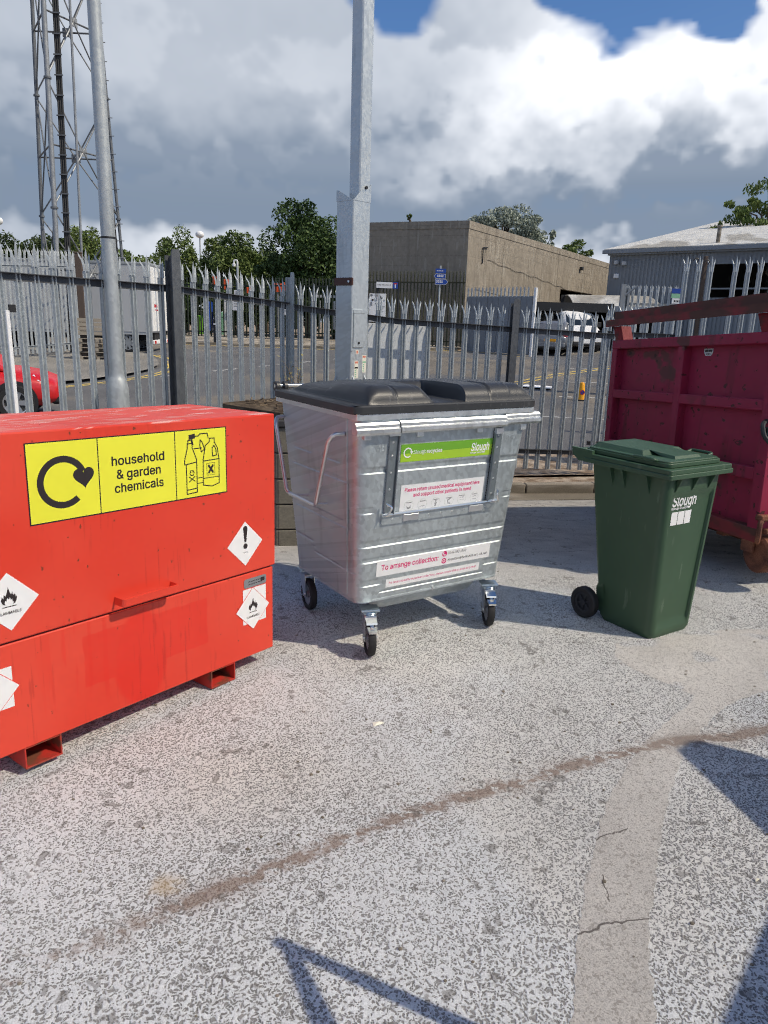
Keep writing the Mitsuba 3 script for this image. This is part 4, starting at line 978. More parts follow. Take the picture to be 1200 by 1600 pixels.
tag(BN, 'galvanised steel four-wheel bin with black domed lid and white return labels', 'bin')

# ---------------------------------------------------------------- green wheelie bin
WN = 'wheelie_bin'; MW = place(1.753, 4.046, 0, 32.65)
lv = []
for w in np.linspace(0, 1, 30):
    hu = .193 + .052 * w; v0 = .004 - .020 * w; v1 = .425 + .115 * w ** 0.8; r = .050
    q = sbox(-hu + r, v0 + r, hu - r, v1 - r).buffer(r, 8); c = np.array(q.exterior.coords)[:-1]
    c = np.roll(c, -np.argmin(np.abs(np.arctan2(c[:, 1] - (v0 + v1) / 2, c[:, 0] - 1e-6))), 0)
    # vertical channels on the front corners
    x, y = c[:, 0].copy(), c[:, 1].copy()
    lv.append((hu, v0, v1, r))
def wb_ring(hu, v0, v1, r, z, dpt=0.0):
    P = []
    corners = [((-hu + r, v0 + r), 180), ((hu - r, v0 + r), 270), ((hu - r, v1 - r), 0), ((-hu + r, v1 - r), 90)]
    for k, ((cx, cy), a0) in enumerate(corners):
        A = [(cx + r * math.cos(math.radians(a0 + t)), cy + r * math.sin(math.radians(a0 + t))) for t in np.linspace(0, 90, 9)]
        P += A
        if k == 0:   # front face with a recessed middle panel
            x0, x1 = -hu + r + .004, hu - r - .004
            P += [(x0 + .002, v0), (x0 + .010, v0 + dpt), (x1 - .010, v0 + dpt), (x1 - .002, v0)]
        if k == 1: P += [(hu, v0 + (v1 - v0) * t) for t in (.3, .5, .7)]
        if k == 2: P += [(hu * (1 - 2 * t), v1) for t in (.3, .5, .7)]
        if k == 3: P += [(-hu, v1 + (v0 - v1) * t) for t in (.3, .5, .7)]
    return np.column_stack([np.array(P), np.full(len(P), z)])
zs = np.concatenate([[0.0, .012, .03], np.linspace(.06, .985, 30)]); rings = []
for z in zs:
    t = z / .985; ins = .010 * (1 - sstep(0, .03, z))
    hu = .193 + .054 * t; v0 = .004 - .026 * t; v1 = (.40 if z < .2 else .40) + .14 * t ** .9
    rings.append(wb_ring(hu - ins, v0 + ins, v1 - ins, .046, z, .015 * sstep(.05, .08, z) * (1 - sstep(.86, .90, z))))
R_ = np.array(rings); n_ = R_.shape[1]; V = R_.reshape(-1, 3); i, j = np.meshgrid(np.arange(len(zs) - 1), np.arange(n_), indexing='ij'); a = (i * n_ + j).ravel(); b = (i * n_ + (j + 1) % n_).ravel()
F = np.vstack([np.stack([a, b, b + n_], 1), np.stack([a, b + n_, a + n_], 1)])
F = np.vstack([F, [[len(V), (q + 1) % n_, q] for q in range(n_)]]); V = np.vstack([V, [0, .2, .002]])
add(WN + '__body', trimesh.Trimesh(V, F, process=False), 'green_plastic', MW, smooth=38)
def loop(u, v0, v1, r, z0, z1, g=0.0): return hull(np.vstack([np.column_stack([np.array(sbox(-u + r, v0 + r, u - r, v1 - r).buffer(r + o, 6).exterior.coords), np.full(len(np.array(sbox(-u + r, v0 + r, u - r, v1 - r).buffer(r + o, 6).exterior.coords)), z)]) for o, z in ((-.003, z0), (0, z0 + .003), (0, z1 - .003), (-.003, z1))]))
add(WN + '__rim', [loop(.291, -.064, .565, .018, .985, 1.012), loop(.284, -.056, .565, .018, 1.011, 1.038)], 'green_plastic', MW, smooth=30)
for u in (-.17, -.02, .13):     # gussets under the comb rim
    add(WN + '__gusset', hull([(u - .003, -.020, .90), (u - .003, -.024, .985), (u - .003, -.058, .985), (u + .003, -.020, .90), (u + .003, -.024, .985), (u + .003, -.058, .985)]), 'green_plastic', MW)
for s in (-1, 1):
    for v in (.10, .27, .36): add(WN + '__gusset', hull([(s * .236, v - .004, .86), (s * .246, v - .004, .985), (s * .286, v - .004, .985), (s * .236, v + .004, .86), (s * .246, v + .004, .985), (s * .286, v + .004, .985), (s * .262, v, .93)]), 'green_plastic', MW)
LM = MW @ mtx(trimesh.transformations.rotation_matrix(math.radians(1.0), [1, 0, 0])[:3, :3], (0, 0, 0))
add(WN + '__lid', [loop(.248, -.012, .60, .045, 1.040, 1.064), loop(.238, -.002, .59, .045, 1.062, 1.073), hull([(-.20, .20, 1.07), (.20, .20, 1.07), (-.20, .58, 1.07), (.20, .58, 1.07), (-.165, .235, 1.098), (.165, .235, 1.098), (-.165, .56, 1.10), (.165, .56, 1.10)])], 'green_plastic', MW, smooth=30)
add(WN + '__lid__lip', [hull([(-.12, .045, 1.072), (.12, .045, 1.072), (-.12, .12, 1.072), (.12, .12, 1.072), (-.105, .06, 1.088), (.105, .06, 1.088), (-.105, .235, 1.098), (.105, .235, 1.098)])], 'green_plastic', MW)
for s in (-1, 1):               # grip loops at the lid sides
    q = rounded([(s * .225, .075, 1.066), (s * .262, .075, 1.076), (s * .268, .09, 1.078), (s * .268, .20, 1.078), (s * .262, .215, 1.076), (s * .225, .215, 1.066)], .02, 4)
    add(WN + '__lid__grip', tube(q, .0095, 8), 'green_plastic', MW, smooth=50)
add(WN + '__handle', [tube([(-.25, .655, 1.035), (.25, .655, 1.035)], .016, 12)] + [hull([(s * .285, .50, .99), (s * .285, .50, 1.06), (s * .262, .50, .99), (s * .262, .50, 1.06), (s * .285, .655, 1.02), (s * .285, .665, 1.062), (s * .262, .655, 1.02), (s * .262, .665, 1.062), (s * .285, .60, .985), (s * .262, .60, .985)]) for s in (-1, 1)] + [cbox(-.28, .28, .555, .60, .985, 1.034, .006)], 'green_plastic', MW, smooth=35)
add(WN + '__axle', tube([(-.27, .455, .1), (.27, .455, .1)], .011, 10), 'zinc', MW)
for s in (-1, 1):
    Mw = MW @ mtx(t=(s * .262, .455, .100))
    k = add(WN + '__wheel', lathe([(.066, -.024), (.090, -.026), (.099, -.018), (.100, 0), (.099, .018), (.090, .026), (.066, .024), (.066, -.024)], 44, 'x'), 'tyre', Mw, smooth=35)
    sp = [lathe([(0, -.018), (.018, -.018), (.018, .018), (0, .018)], 20, 'x'), lathe([(.052, -.014), (.068, -.018), (.068, .018), (.052, .014), (.052, -.014)], 40, 'x'), lathe([(0, -.003), (.054, -.003), (.054, .003), (0, .003)], 30, 'x')]
    for t in range(6):
        m = cbox(-.012, .012, -.006, .006, .015, .056, .002); m.apply_transform(trimesh.transformations.rotation_matrix(t * math.pi / 3 + .2, [1, 0, 0])); sp.append(m)
    add(k + '__hub', sp, 'hub_plastic', Mw, smooth=35)
    add(WN + '__wheel_arch', hull([(s * .19, .33, .02), (s * .215, .36, .22), (s * .19, .40, .30), (s * .19, .42, .06), (s * .20, .43, .2)]), 'green_plastic', MW)
wt = math.atan2(-.026, .985)
FW_ = np.eye(4); c_, s_ = math.cos(-wt), math.sin(-wt); FW_[:3, :3] = np.array([[1, 0, 0], [0, c_, -s_], [0, s_, c_]]); FW_[:3, 3] = (0, .004 + .015, 0)
MWF = MW @ FW_
t = text('Slough', .060, -.160, .812, 'l', True, .212, shear=.10); t.apply_transform(mtx(FRONT, (0, -.0012, 0))); add(WN + '__council_transfer', t, 'sticker_white', MWF)
t = text('Borough Council', .013, -.160, .793, 'l', True, .135); t.apply_transform(mtx(FRONT, (0, -.0012, 0))); add(WN + '__council_transfer__small_lettering', t, 'sticker_white', MWF)
t = text('www.slough.gov.uk', .008, -.09, .872, 'l', True, .105); t.apply_transform(mtx(FRONT, (0, -.0012, 0))); add(WN + '__council_transfer__small_lettering', t, 'sticker_white', MWF)
for q in range(3): decal(WN + '__number_panel', sbox(-.152 + q * .061, .700, -.097 + q * .061, .778), 'sticker_white', MWF, v=-.0012)
tag(WN, 'green two-wheeled household bin with white lettering, in front of the red skip', 'bin')

# ---------------------------------------------------------------- red roll-on skip
SK = 'red_skip'
SM = np.array([[0.21686256, 0.97620198, -0.00057463], [-0.97456735, 0.21653341, 0.05772138], [0.05647217, -0.01195759, 0.99833257]])
MS = mtx(SM, (2.1375, 7.1201, 1.6737)); SL, SV, SB = 2.205, 2.35, -1.452
add(SK + '__side_panel', [box(.02, SL - .02, .072, .078, SB + .08, -.02)], 'skip_paint', MS)
add(SK + '__side_panel', [box(.02, SL - .02, SV - .078, SV - .072, SB + .08, -.02)], 'skip_paint', MS)
add(SK + '__end_panel', [box(.02, .026, .08, SV - .08, SB + .08, -.02)], 'skip_paint', MS)
add(SK + '__floor', [box(.02, SL - .02, .08, SV - .08, SB + .08, SB + .1)], 'rust', MS)
def member(key, *b, c=.006, m='skip_paint'): return add(SK + key, cbox(*b, c), m, MS)
for v0, v1 in ((0, .12), (SV - .12, SV)):
    member('__top_rail', -.004, SL + .004, v0 - .003, v1 + .003, -.078, 0.002)
    for a, b in ((.0, .085), (1.052, 1.137), (SL - .105, SL)): member('__upright', a, b, v0, v1 if b > SL - .01 or a < .01 else v0 + .078 if v0 == 0 else v1, SB + .06, -.076)
    s = (v0 + .0015, v0 + .074) if v0 == 0 else (v1 - .074, v1 - .0015)
    for w0, w1 in ((-.535, -.457), (-1.020, -.930)):
        for a, b in ((.083, 1.054), (1.135, SL - .103)): member('__side_rail', a, b, s[0], s[1], w0, w1)
    member('__bottom_rail', -.002, SL + .002, v0 - .004, v1 + .004, SB, SB + .102, m='rust_red')
# door frame at the near end, lit by the sun
member('__end_rail', SL - .09, SL, .12, SV - .12, -.078, 0); member('__end_rail', SL - .09, SL, .12, SV - .12, SB, SB + .1, m='rust_red')
add(SK + '__door', [cbox(SL - .08, SL - .03, .125, SV - .125, SB + .11, -.085, .004)], 'skip_paint', MS)
for w in (-.45, -.9): member('__door__door_rib', SL - .035, SL + .015, .13, SV - .13, w - .05, w + .05)
member('__door__door_rib', SL - .035, SL + .018, .135, .22, SB + .11, -.085)
add(SK + '__latch', [tube(rounded([(SL + .01, .03, SB + .16), (SL + .05, -.02, SB + .16), (SL + .05, -.02, SB + .05), (SL + .02, .0, SB + .01)], .03), .018, 8), cbox(SL - .02, SL + .05, -.012, .55, SB + .165, SB + .205, .006), cbox(SL + .0, SL + .05, .04, .55, SB + .07, SB + .105, .006)], 'rust', MS)
add(SK + '__latch', [tube(rounded([(SL - .04, -.004, -.60), (SL - .02, -.05, -.62), (SL + .01, -.05, -.70), (SL + .02, -.01, -.74)], .03), .016, 8), cbox(SL - .05, SL + .02, -.03, .0, -.70, -.64, .006)], 'trim_black', MS)
for v in (.03, SV - .21):
    add(SK + '__roller', lathe([(0, -.09), (.118, -.09), (.135, -.075), (.135, .075), (.118, .09), (0, .09)], 28, 'y'), 'rust', MS @ mtx(t=(SL - .02, v + .09, SB - .085)), smooth=40)
    add(SK + '__roller__bracket', [cbox(SL - .14, SL - .02, v - .03, v - .008, SB - .08, SB + .02, .004)], 'rust', MS)
for v in (.62, SV - .62): add(SK + '__runner', [cbox(.05, SL - .2, v - .05, v + .05, SB - .19, SB + .03, .005)], 'rust', MS)
for u in (.5, 1.1, 1.7): add(SK + '__floor_bearer', [cbox(u - .04, u + .04, .1, SV - .1, SB - .06, SB + .06, .004)], 'rust', MS)
# rusty lip of angle iron carried over the side on brackets
lg = Polygon([(-.012, .128), (.0, .128), (.0, .180), (.075, .186), (.085, .192), (.085, .270), (.074, .270), (.074, .197), (-.012, .190)])
m = ext(lg, 2.62); m.apply_transform(np.array([[0, 0, 1, -.085], [1, 0, 0, -.03], [0, 1, 0, 0], [0, 0, 0, 1.0]]))
add(SK + '__lip_beam', m, 'rust_red', MS)
for u in (.10, 2.05):
    q = lambda du, v, w: (u + du - .06 * w / .13, v, w)
    add(SK + '__lip_bracket', [hull([q(-.05, v, w) for v in (.0, .010) for w in (0.001, .129)] + [q(.09, v, w) for v in (.0, .010) for w in (0.001, .129)]), hull([q(d, v, w) for d in (.080, .090) for v in (.0, .10) for w in (0.001, .129)])], 'bracket_red', MS)
pk = decal(SK + '__maker_plate', Polygon([(1.30, -.098), (1.41, -.098), (1.41, -.128), (1.39, -.152), (1.32, -.152), (1.30, -.128)]), 'van_grey', MS, v=.071, thick=.001)
decal(SK + '__maker_plate__print', unary_union([sbox(1.312, -.122, 1.352, -.106), sbox(1.358, -.122, 1.398, -.106), sbox(1.33, -.142, 1.38, -.134)]), 'trim_black', MS, v=.0695)
labels[SK + '__lip_beam'] = {'label': 'rusty angle-iron beam raised above the side of the skip'}
tag(SK, 'dark red ribbed steel skip with a rusty beam along its top', 'skip')

# ---------------------------------------------------------------- street furniture near the fence
CL = 'lighting_column'; MC = place(-0.425, 8.20, 0, 47)
SQ = .127
add(CL + '__base_box', [cbox(-SQ, SQ, -SQ, SQ, 1.0, 3.00, .008)], 'column_steel', MC)
add(CL + '__base_box', [hull([(-SQ, -SQ - .004, 2.99), (SQ, -SQ - .004, 2.99), (-SQ, -SQ - .001, 2.99), (SQ, -SQ - .001, 2.99), (SQ - .085, -SQ - .004, 3.16), (SQ, -SQ - .004, 3.16), (SQ - .085, -SQ - .001, 3.16), (SQ, -SQ - .001, 3.16)]), hull([(SQ + .001, -SQ, 2.99), (SQ + .004, -SQ, 2.99), (SQ + .001, SQ, 2.99), (SQ + .004, SQ, 2.99), (SQ + .001, -SQ, 3.17), (SQ + .004, -SQ, 3.17), (SQ + .001, -SQ + .12, 3.17), (SQ + .004, -SQ + .12, 3.17)]),
                       hull([(-SQ - .004, -SQ, 2.99), (-SQ - .001, -SQ, 2.99), (-SQ - .004, SQ, 2.99), (-SQ - .001, SQ, 2.99), (-SQ - .004, SQ - .03, 3.10), (-SQ - .001, SQ - .03, 3.10), (-SQ - .004, SQ, 3.10), (-SQ - .001, SQ, 3.10)])], 'column_steel', MC)
add(CL + '__mast', [cbox(SQ - .165, SQ - .003, -SQ + .003, -SQ + .165, 2.9, 8.6, .012)], 'column_steel', MC)
add(CL + '__hinge_bolt', tube([(SQ - .08, -SQ - .02, 3.13), (SQ - .08, -SQ + .02, 3.13)], .016, 10), 'trim_black', MC)
add(CL + '__door', [cbox(-SQ + .028, SQ - .075, -SQ - .014, -SQ - .001, 1.50, 1.88, .004), cbox(-SQ + .02, SQ - .06, -SQ - .018, -SQ - .001, 1.86, 1.90, .003), cbox(-SQ - .006, -SQ + .02, -SQ - .012, -SQ - .001, 1.46, 1.92, .004)], 'column_steel', MC)
add(CL + '__door__lock', lathe([(0, -.004), (.014, -.004), (.014, .004), (0, .004)], 12, 'y'), 'trim_black', MC @ mtx(t=(-.02, -SQ - .016, 1.55)))
add(CL + '__strap', [cbox(-SQ - .012, SQ * -.98, -SQ - .012, SQ + .012, 2.145, 2.225, .003), cbox(-SQ - .011, -SQ + .012, -SQ - .012, -SQ + .1, 2.15, 2.22, .003)], 'strap_brown', MC)
add(CL + '__strap__bolt', lathe([(0, -.01), (.012, -.01), (.012, .01), (0, .01)], 10, 'x'), 'zinc', MC @ mtx(t=(-SQ - .014, -SQ + .03, 2.185)))
add(CL + '__base_plate', [cbox(-.24, .24, -.24, .24, 1.012, 1.034, .003)], 'column_steel', MC)
for a in range(4):
    g = hull([(SQ, -.006, 1.03), (.23, -.006, 1.03), (SQ, -.006, 1.20), (SQ, .006, 1.03), (.23, .006, 1.03), (SQ, .006, 1.20)])
    for o in (-.09, .09): add(CL + '__gusset', g, 'column_steel', MC @ mtx(rotz(a * math.pi / 2)) @ mtx(t=(0, o, 0)))
def colsticker(key, x0, x1, z0, z1, m, lay=0, face=0):
    A = MC @ mtx(rotz(face * math.pi / 2)); return decal(CL + key, sbox(x0, z0, x1, z1), m, A, v=-SQ - .0012 - .0006 * lay)
for (x0, z0, z1, m) in ((-.068, 1.17, 1.36, 'label_cream'), (.052, 1.23, 1.42, 'label_cream')):
    k = colsticker('__inspection_label', x0, x0 + .062, z0, z1, m)
    colsticker('__inspection_label__print', x0 + .006, x0 + .056, z0 + .105, z0 + .122, 'trim_black' if x0 < 0 else 'label_green', 1)
    for q in range(4): colsticker('__inspection_label__print', x0 + .008 + (.004 * q % .007), x0 + .03, z0 + .012 + q * .023, z0 + .024 + q * .023, 'label_green', 1)
    colsticker('__inspection_label__print', x0 + .008, x0 + .054, z1 - .03, z1 - .008, 'label_red', 1)
colsticker('__inspection_label', -.066, .0, 1.105, 1.150, 'label_red'); colsticker('__inspection_label', -.05, -.005, 1.43, 1.475, 'label_cream'); colsticker('__inspection_label__print', -.04, -.015, 1.437, 1.468, 'label_red', 1)
tag(CL, 'square galvanised lighting column with a boxed base, standing behind the steel bin', 'lamp post')

LP = 'lamp_post'
zz = [0.0, .02, 1.06, 1.11, 1.16, 1.20, 1.225, 1.26, 2.30, 4.0, 9.0]; rr = [.100, .100, .100, .098, .090, .076, .068, .064, .060, .0535, .042]
add(LP + '__shaft', lathe([(0, 0)] + list(zip(rr, zz)) + [(0, 9.0)], 36), 'lamp_steel', place(-2.49, 6.70, 0, 0), smooth=30)
add(LP + '__cable_tie', lathe([(.060, 2.405), (.064, 2.407), (.064, 2.420), (.060, 2.422)], 30), 'trim_black', place(-2.49, 6.70, 0))
tag(LP, 'round galvanised lamp post with a swollen foot, behind the red cabinet', 'lamp post')
k = add('white_board', [cbox(-.015, .015, -.012, .012, 0, 1.72, .003)], 'sticker_white', place(-3.02, 5.88, .05, 52)); tag(k, 'narrow upright white board leaning by the left fence', 'board')

# white sheet fixed to the outer face of the fence
FS = 'sign_panel'
a = C0 + DB * 0.80 - NB * 0.16
mat('panel_white', (0.72, 0.755, 0.785), 0.5)
add(FS + '__sheet', [cbox(0, .96, 0, .012, 1.10, 1.765, .003)], 'panel_white', place(a[0], a[1], 0, 11.91))
for x in (.1, .86): add(FS + '__batten', [cbox(x - .02, x + .02, .012, .035, 1.02, 1.74, .003)], 'timber', place(a[0], a[1], 0, 11.91))
tag(FS, 'blank white panel fixed to the outside of the fence palings, right of the lighting column', 'panel')

# ---------------------------------------------------------------- lattice mast
TW = 'lattice_mast'
TX, TY = -11.76, 28.2


def tleg(k, z):
    R = np.interp(z, [0.3, 3.9, 12.0, 20.0], [1.88, 1.70, 1.30, 1.0]); th = math.radians({0: -87, 1: 33, 2: 153}[k])
    return np.array([TX + .008 * (z - 4) + R * math.cos(th), TY + R * math.sin(th), z])


LV_ = [1.2, 5.27, 9.33, 13.40, 17.46]
for k, r in ((0, .085), (1, .055), (2, .065)):
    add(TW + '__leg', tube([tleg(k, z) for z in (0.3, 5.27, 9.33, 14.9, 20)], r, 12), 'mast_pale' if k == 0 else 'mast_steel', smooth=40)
    for z in LV_[1:]: add(TW + '__leg_flange', lathe([(0, -.03), (r + .04, -.03), (r + .04, .03), (0, .03)], 14), 'mast_steel', mtx(t=tleg(k, z)))
for k in range(3):
    p, q = k, (k + 1) % 3
    for z0, z1 in zip(LV_[:-1], LV_[1:]):
        zm = (z0 + z1) / 2
        mid = (tleg(p, zm) + tleg(q, zm)) / 2
        for z in (z0, z1):
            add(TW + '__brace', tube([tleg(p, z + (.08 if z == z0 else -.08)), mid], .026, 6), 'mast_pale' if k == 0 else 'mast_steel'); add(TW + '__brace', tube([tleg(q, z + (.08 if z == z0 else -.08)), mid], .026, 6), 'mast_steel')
        add(TW + '__strut', tube([tleg(p, zm), tleg(q, zm)], .030, 6), 'mast_steel')
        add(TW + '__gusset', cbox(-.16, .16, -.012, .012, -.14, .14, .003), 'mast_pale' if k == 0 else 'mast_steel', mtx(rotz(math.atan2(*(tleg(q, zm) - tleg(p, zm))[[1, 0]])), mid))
# cable ladder inside the front leg, and a climbing ladder on the right leg
cl = [np.array([tleg(0, z)[0] + .30, tleg(0, z)[1] + .25, z]) for z in (0.4, 6, 12, 20)]
add(TW + '__cable_tray', [tube([c + [o, 0, 0] for c in cl], .035, 6) for o in (-.09, -.02, .05)], 'dark_timber')
for z in np.arange(.8, 17, .62): c = np.array([tleg(0, z)[0] + .30, tleg(0, z)[1] + .2, z]); add(TW + '__tray_rung', cbox(-.15, .13, -.02, .02, -.02, .02, 0), 'mast_steel', mtx(t=c))
bk = [np.array([tleg(0, z)[0] + .62, tleg(0, z)[1] + .6, z]) for z in (0.4, 10, 20)]
add(TW + '__conduit', [tube(bk, .045, 8)], 'mast_pale')
lk = [tleg(1, z) + [-.26, -.05, 0] for z in (0.4, 5, 7.4, 9.2)]
add(TW + '__feeder_cable', [tube([c + [o, 0, 0] for c in lk], .045, 6) for o in (-.06, .03, .10)], 'trim_black')
for z in np.arange(.9, 16, .60): c = tleg(1, z); add(TW + '__step_bolt', tube([c + [-.28 if z < 9.2 else -.06, -.05, 0], c + [.16, -.05, 0]], .016, 5), 'mast_pale')
tag(TW, 'tall grey lattice radio mast behind the left lamp post', 'mast')

# ---------------------------------------------------------------- buildings
RWD = np.array([0.528, 0.849]); CB = 'concrete_building'
c0 = np.array([3.50, 35.60]); c1 = c0 + RWD * 25; l1 = np.array([-1.55, 37.55])
fp = Polygon([c0, c1, c1 + [-14, 9], l1 + RWD * 22, l1])
def shell(poly, t): return poly.difference(poly.buffer(-t, join_style=2))
cbw = ext(shell(fp, .35), 5.85); cbw.apply_translation([0, 0, .3])
hole = box(13.2, 19.7, -.6, .8, 3.45, 4.2); hole.apply_transform(place(c0[0], c0[1], 0, math.degrees(math.atan2(RWD[1], RWD[0]))))
add(CB + '__wall', trimesh.boolean.difference([cbw, hole], engine='manifold'), 'concrete')
add(CB + '__coping', ext(shell(fp.buffer(.03, join_style=2), .42), .34), 'concrete', mtx(t=(0, 0, 6.152)))
add(CB + '__roof', ext(fp.buffer(-.3), .1), 'road_mat', mtx(t=(0, 0, 5.9)))
wang = math.degrees(math.atan2(RWD[1], RWD[0]))
def onwall(s, z): q = c0 + RWD * s; return place(q[0], q[1], z, wang)
add(CB + '__wall_bracket', [tube(rounded([(0, -.02, 0), (0, -.06, 0), (0, -.06, .72), (.55, -.06, .76)], .05), .028, 6)], 'trim_black', onwall(1.55, 4.75))
add(CB + '__cable', tube([(x, -.03, z + .04 * math.sin(3 * x)) for x, z in zip(np.linspace(2.2, 14.5, 26), np.interp(np.linspace(2.2, 14.5, 26), [2.2, 5, 9, 14.5], [4.95, 4.75, 4.55, 4.2]))], .009, 5), 'trim_black', onwall(0, 0))
add(CB + '__cable', tube([(x, -.03, z) for x, z in zip(np.linspace(1.0, 9, 16), 3.55 - .04 * np.linspace(1.0, 9, 16))], .009, 5), 'dark_timber', onwall(0, 0))
add(CB + '__vent', [cbox(0, .3, -.2, 0, 0, .2, .02)], 'trim_black', onwall(16.5, 5.55))
for s in (1.9, 4.1, 8.6, 12.4, 17.3): add(CB + '__wall_joint', [box(0, .035, -.012, 0, 1.0, 6.1)], 'kerb_mat' if s in (4.1, 17.3) else 'concrete', onwall(s, 0))
tag(CB, 'flat-roofed weathered concrete building behind the fence, one side in shade', 'building')

WH = 'warehouse'
e0 = np.array([11.79, 41.5]); ed = np.array([.767, -.642]); en = np.array([.642, .767]); MWH = mtx(np.array([[ed[0], en[0], 0], [ed[1], en[1], 0], [0, 0, 1.0]]), (*e0, 0))
def whbox(key, m, *b): return add(WH + key, box(*b), m, MWH)
whbox('__wall', 'cladding', 0, 5.35, .05, .25, .7, 5.95); whbox('__wall', 'cladding', 5.35, 26, .05, .25, 5.15, 5.95); whbox('__wall', 'cladding', 5.35, 26, .05, .25, .7, 3.55); whbox('__wall', 'cladding', 9.6, 10.4, .052, .248, 3.55, 5.15)
for x in (7.0, 8.5): whbox('__mullion', 'trim_grey', x, x + .07, .08, .16, 3.55, 5.15)
whbox('__window_rail', 'trim_grey', 5.35, 25, .10, .15, 3.95, 4.02)
whbox('__back_wall', 'cladding', 0, 26, 36.8, 37, .7, 5.95)
for gx_ in (0, 25.8): add(WH + '__gable_wall', [hull([(gx_ + o, y, z) for o in (0, .2) for y, z in ((.25, .7), (36.8, .7), (.25, 5.95), (36.8, 5.95), (18.5, 9.5))])], 'cladding', MWH)
for y0, z0, y1, z1 in ((-.25, 5.97, 18.5, 9.6), (37.25, 5.97, 18.5, 9.6)):
    x0 = -.25; w = 26.5 / 14
    for i in range(14):
        add(WH + '__roof_sheet', hull([(x0 + i * w + .02, y0, z0), (x0 + (i + 1) * w - .02, y0, z0), (x0 + i * w + .02, y1, z1), (x0 + (i + 1) * w - .02, y1, z1), (x0 + i * w + .02, y0, z0 + .06), (x0 + (i + 1) * w - .02, y0, z0 + .06), (x0 + i * w + .02, y1, z1 + .06), (x0 + (i + 1) * w - .02, y1, z1 + .06)]), 'sheet_roof', MWH)
whbox('__gutter', 'trim_grey', -.3, 26.3, -.32, -.16, 5.80, 5.98); whbox('__fascia', 'trim_grey', -.05, 26, -.16, .05, 5.72, 5.96)
add(WH + '__flue', [tube([(5.25, .9, 6.1), (5.25, .9, 7.0)], .10, 12), lathe([(0, 7.0), (.15, 7.0), (.13, 7.08), (0, 7.1)], 12).apply_translation([5.25, .9, 0])], 'kerb_mat', MWH)
for x, z in ((.45, 5.35), (.9, 5.3)): add(WH + '__flood_light', [cbox(x - .1, x + .1, -.2, .05, z - .1, z + .1, .02)], 'van_grey', MWH)
add(WH + '__alarm_box', [cbox(.35, .62, -.06, .05, 4.55, 4.78, .02)], 'sticker_white', MWH)
tag(WH, 'grey profiled-metal warehouse with a pale sheet roof, beyond the right end of the fence', 'building')

LT = 'lean_to'
lt = []
for i in range(9):
    t0, t1 = i / 9, (i + 1) / 9
    def cz(t): return 2.93 + .62 * math.sin(t * math.pi * .55) , 38.0 + 3.2 * t
    (za, ya), (zb2, yb) = cz(t0), cz(t1)
    add(LT + '__roof_sheet', hull([(9.25 + .25 * t0, ya, za), (13.2, ya - 1.5, za), (9.25 + .25 * t1, yb, zb2), (13.2, yb - 1.5, zb2), (9.25 + .25 * t0, ya, za + .05), (13.2, ya - 1.5, za + .05), (9.25 + .25 * t1, yb, zb2 + .05), (13.2, yb - 1.5, zb2 + .05)]), 'sheet_roof')
add(LT + '__eave_board', hull([(9.2, 37.95, 2.70), (13.2, 36.45, 2.72), (9.2, 37.99, 2.93), (13.2, 36.49, 2.95), (9.2, 37.90, 2.93), (13.2, 36.40, 2.95), (9.2, 37.90, 2.70), (13.2, 36.40, 2.72)]), 'van_grey')
add(LT + '__back_wall', [box(9.3, 13.2, 41.2, 41.3, .7, 3.6), box(13.1, 13.2, 36.6, 41.2, .7, 3.0)], 'dark_timber')
tag(LT, 'low lean-to with a curved cream sheet roof, between the concrete building and the warehouse', 'shed')
OG = 'open_garage'
gb = place(6.55, 37.2, .78, -7)
for nm, b in (('__back_wall', (0, 4.3, 3.0, 3.1, 0, 2.2)), ('__side_wall', (0, .1, 0, 3.0, 0, 2.2)), ('__side_wall', (4.2, 4.3, 0, 3.0, 0, 2.2)), ('__roof', (-.05, 4.35, -.1, 3.15, 2.2, 2.27)), ('__lintel', (-.05, 4.35, -.12, -.02, 1.85, 2.27)), ('__post', (3.05, 3.2, -.02, .12, 0, 1.85)), ('__post', (4.2, 4.35, -.12, .0, 0, 1.85))):
    add(OG + nm, box(*b), 'dark_timber', gb)
tag(OG, 'dark open-fronted garage sheltering two cars and a white van', 'garage')

# ---------------------------------------------------------------- vehicles (local: nose towards +x)


def loft(st, n=28, p=3.2):
    """st: (x, z0, z1, half width) -> closed superelliptic loft"""
    rings = []
    for x, z0, z1, hw in st:
        g = np.linspace(0, 2 * np.pi, n, endpoint=False); c, s = np.cos(g), np.sin(g)
        rings.append(np.column_stack([np.full(n, x), hw * np.sign(c) * np.abs(c) ** (2 / p), (z0 + z1) / 2 + (z1 - z0) / 2 * np.sign(s) * np.abs(s) ** (2 / p)]))
    V = np.vstack(rings); m = len(st); F = []
    for i in range(m - 1):
        for j in range(n): a, b = i * n + j, i * n + (j + 1) % n; F += [(a, b, b + n), (a, b + n, a + n)]
    V = np.vstack([V, rings[0].mean(0), rings[-1].mean(0)])
    for j in range(n): F += [(len(V) - 2, (j + 1) % n, j), (len(V) - 1, (m - 1) * n + j, (m - 1) * n + (j + 1) % n)]
    t = trimesh.Trimesh(V, F, process=False); t.fix_normals(); return t


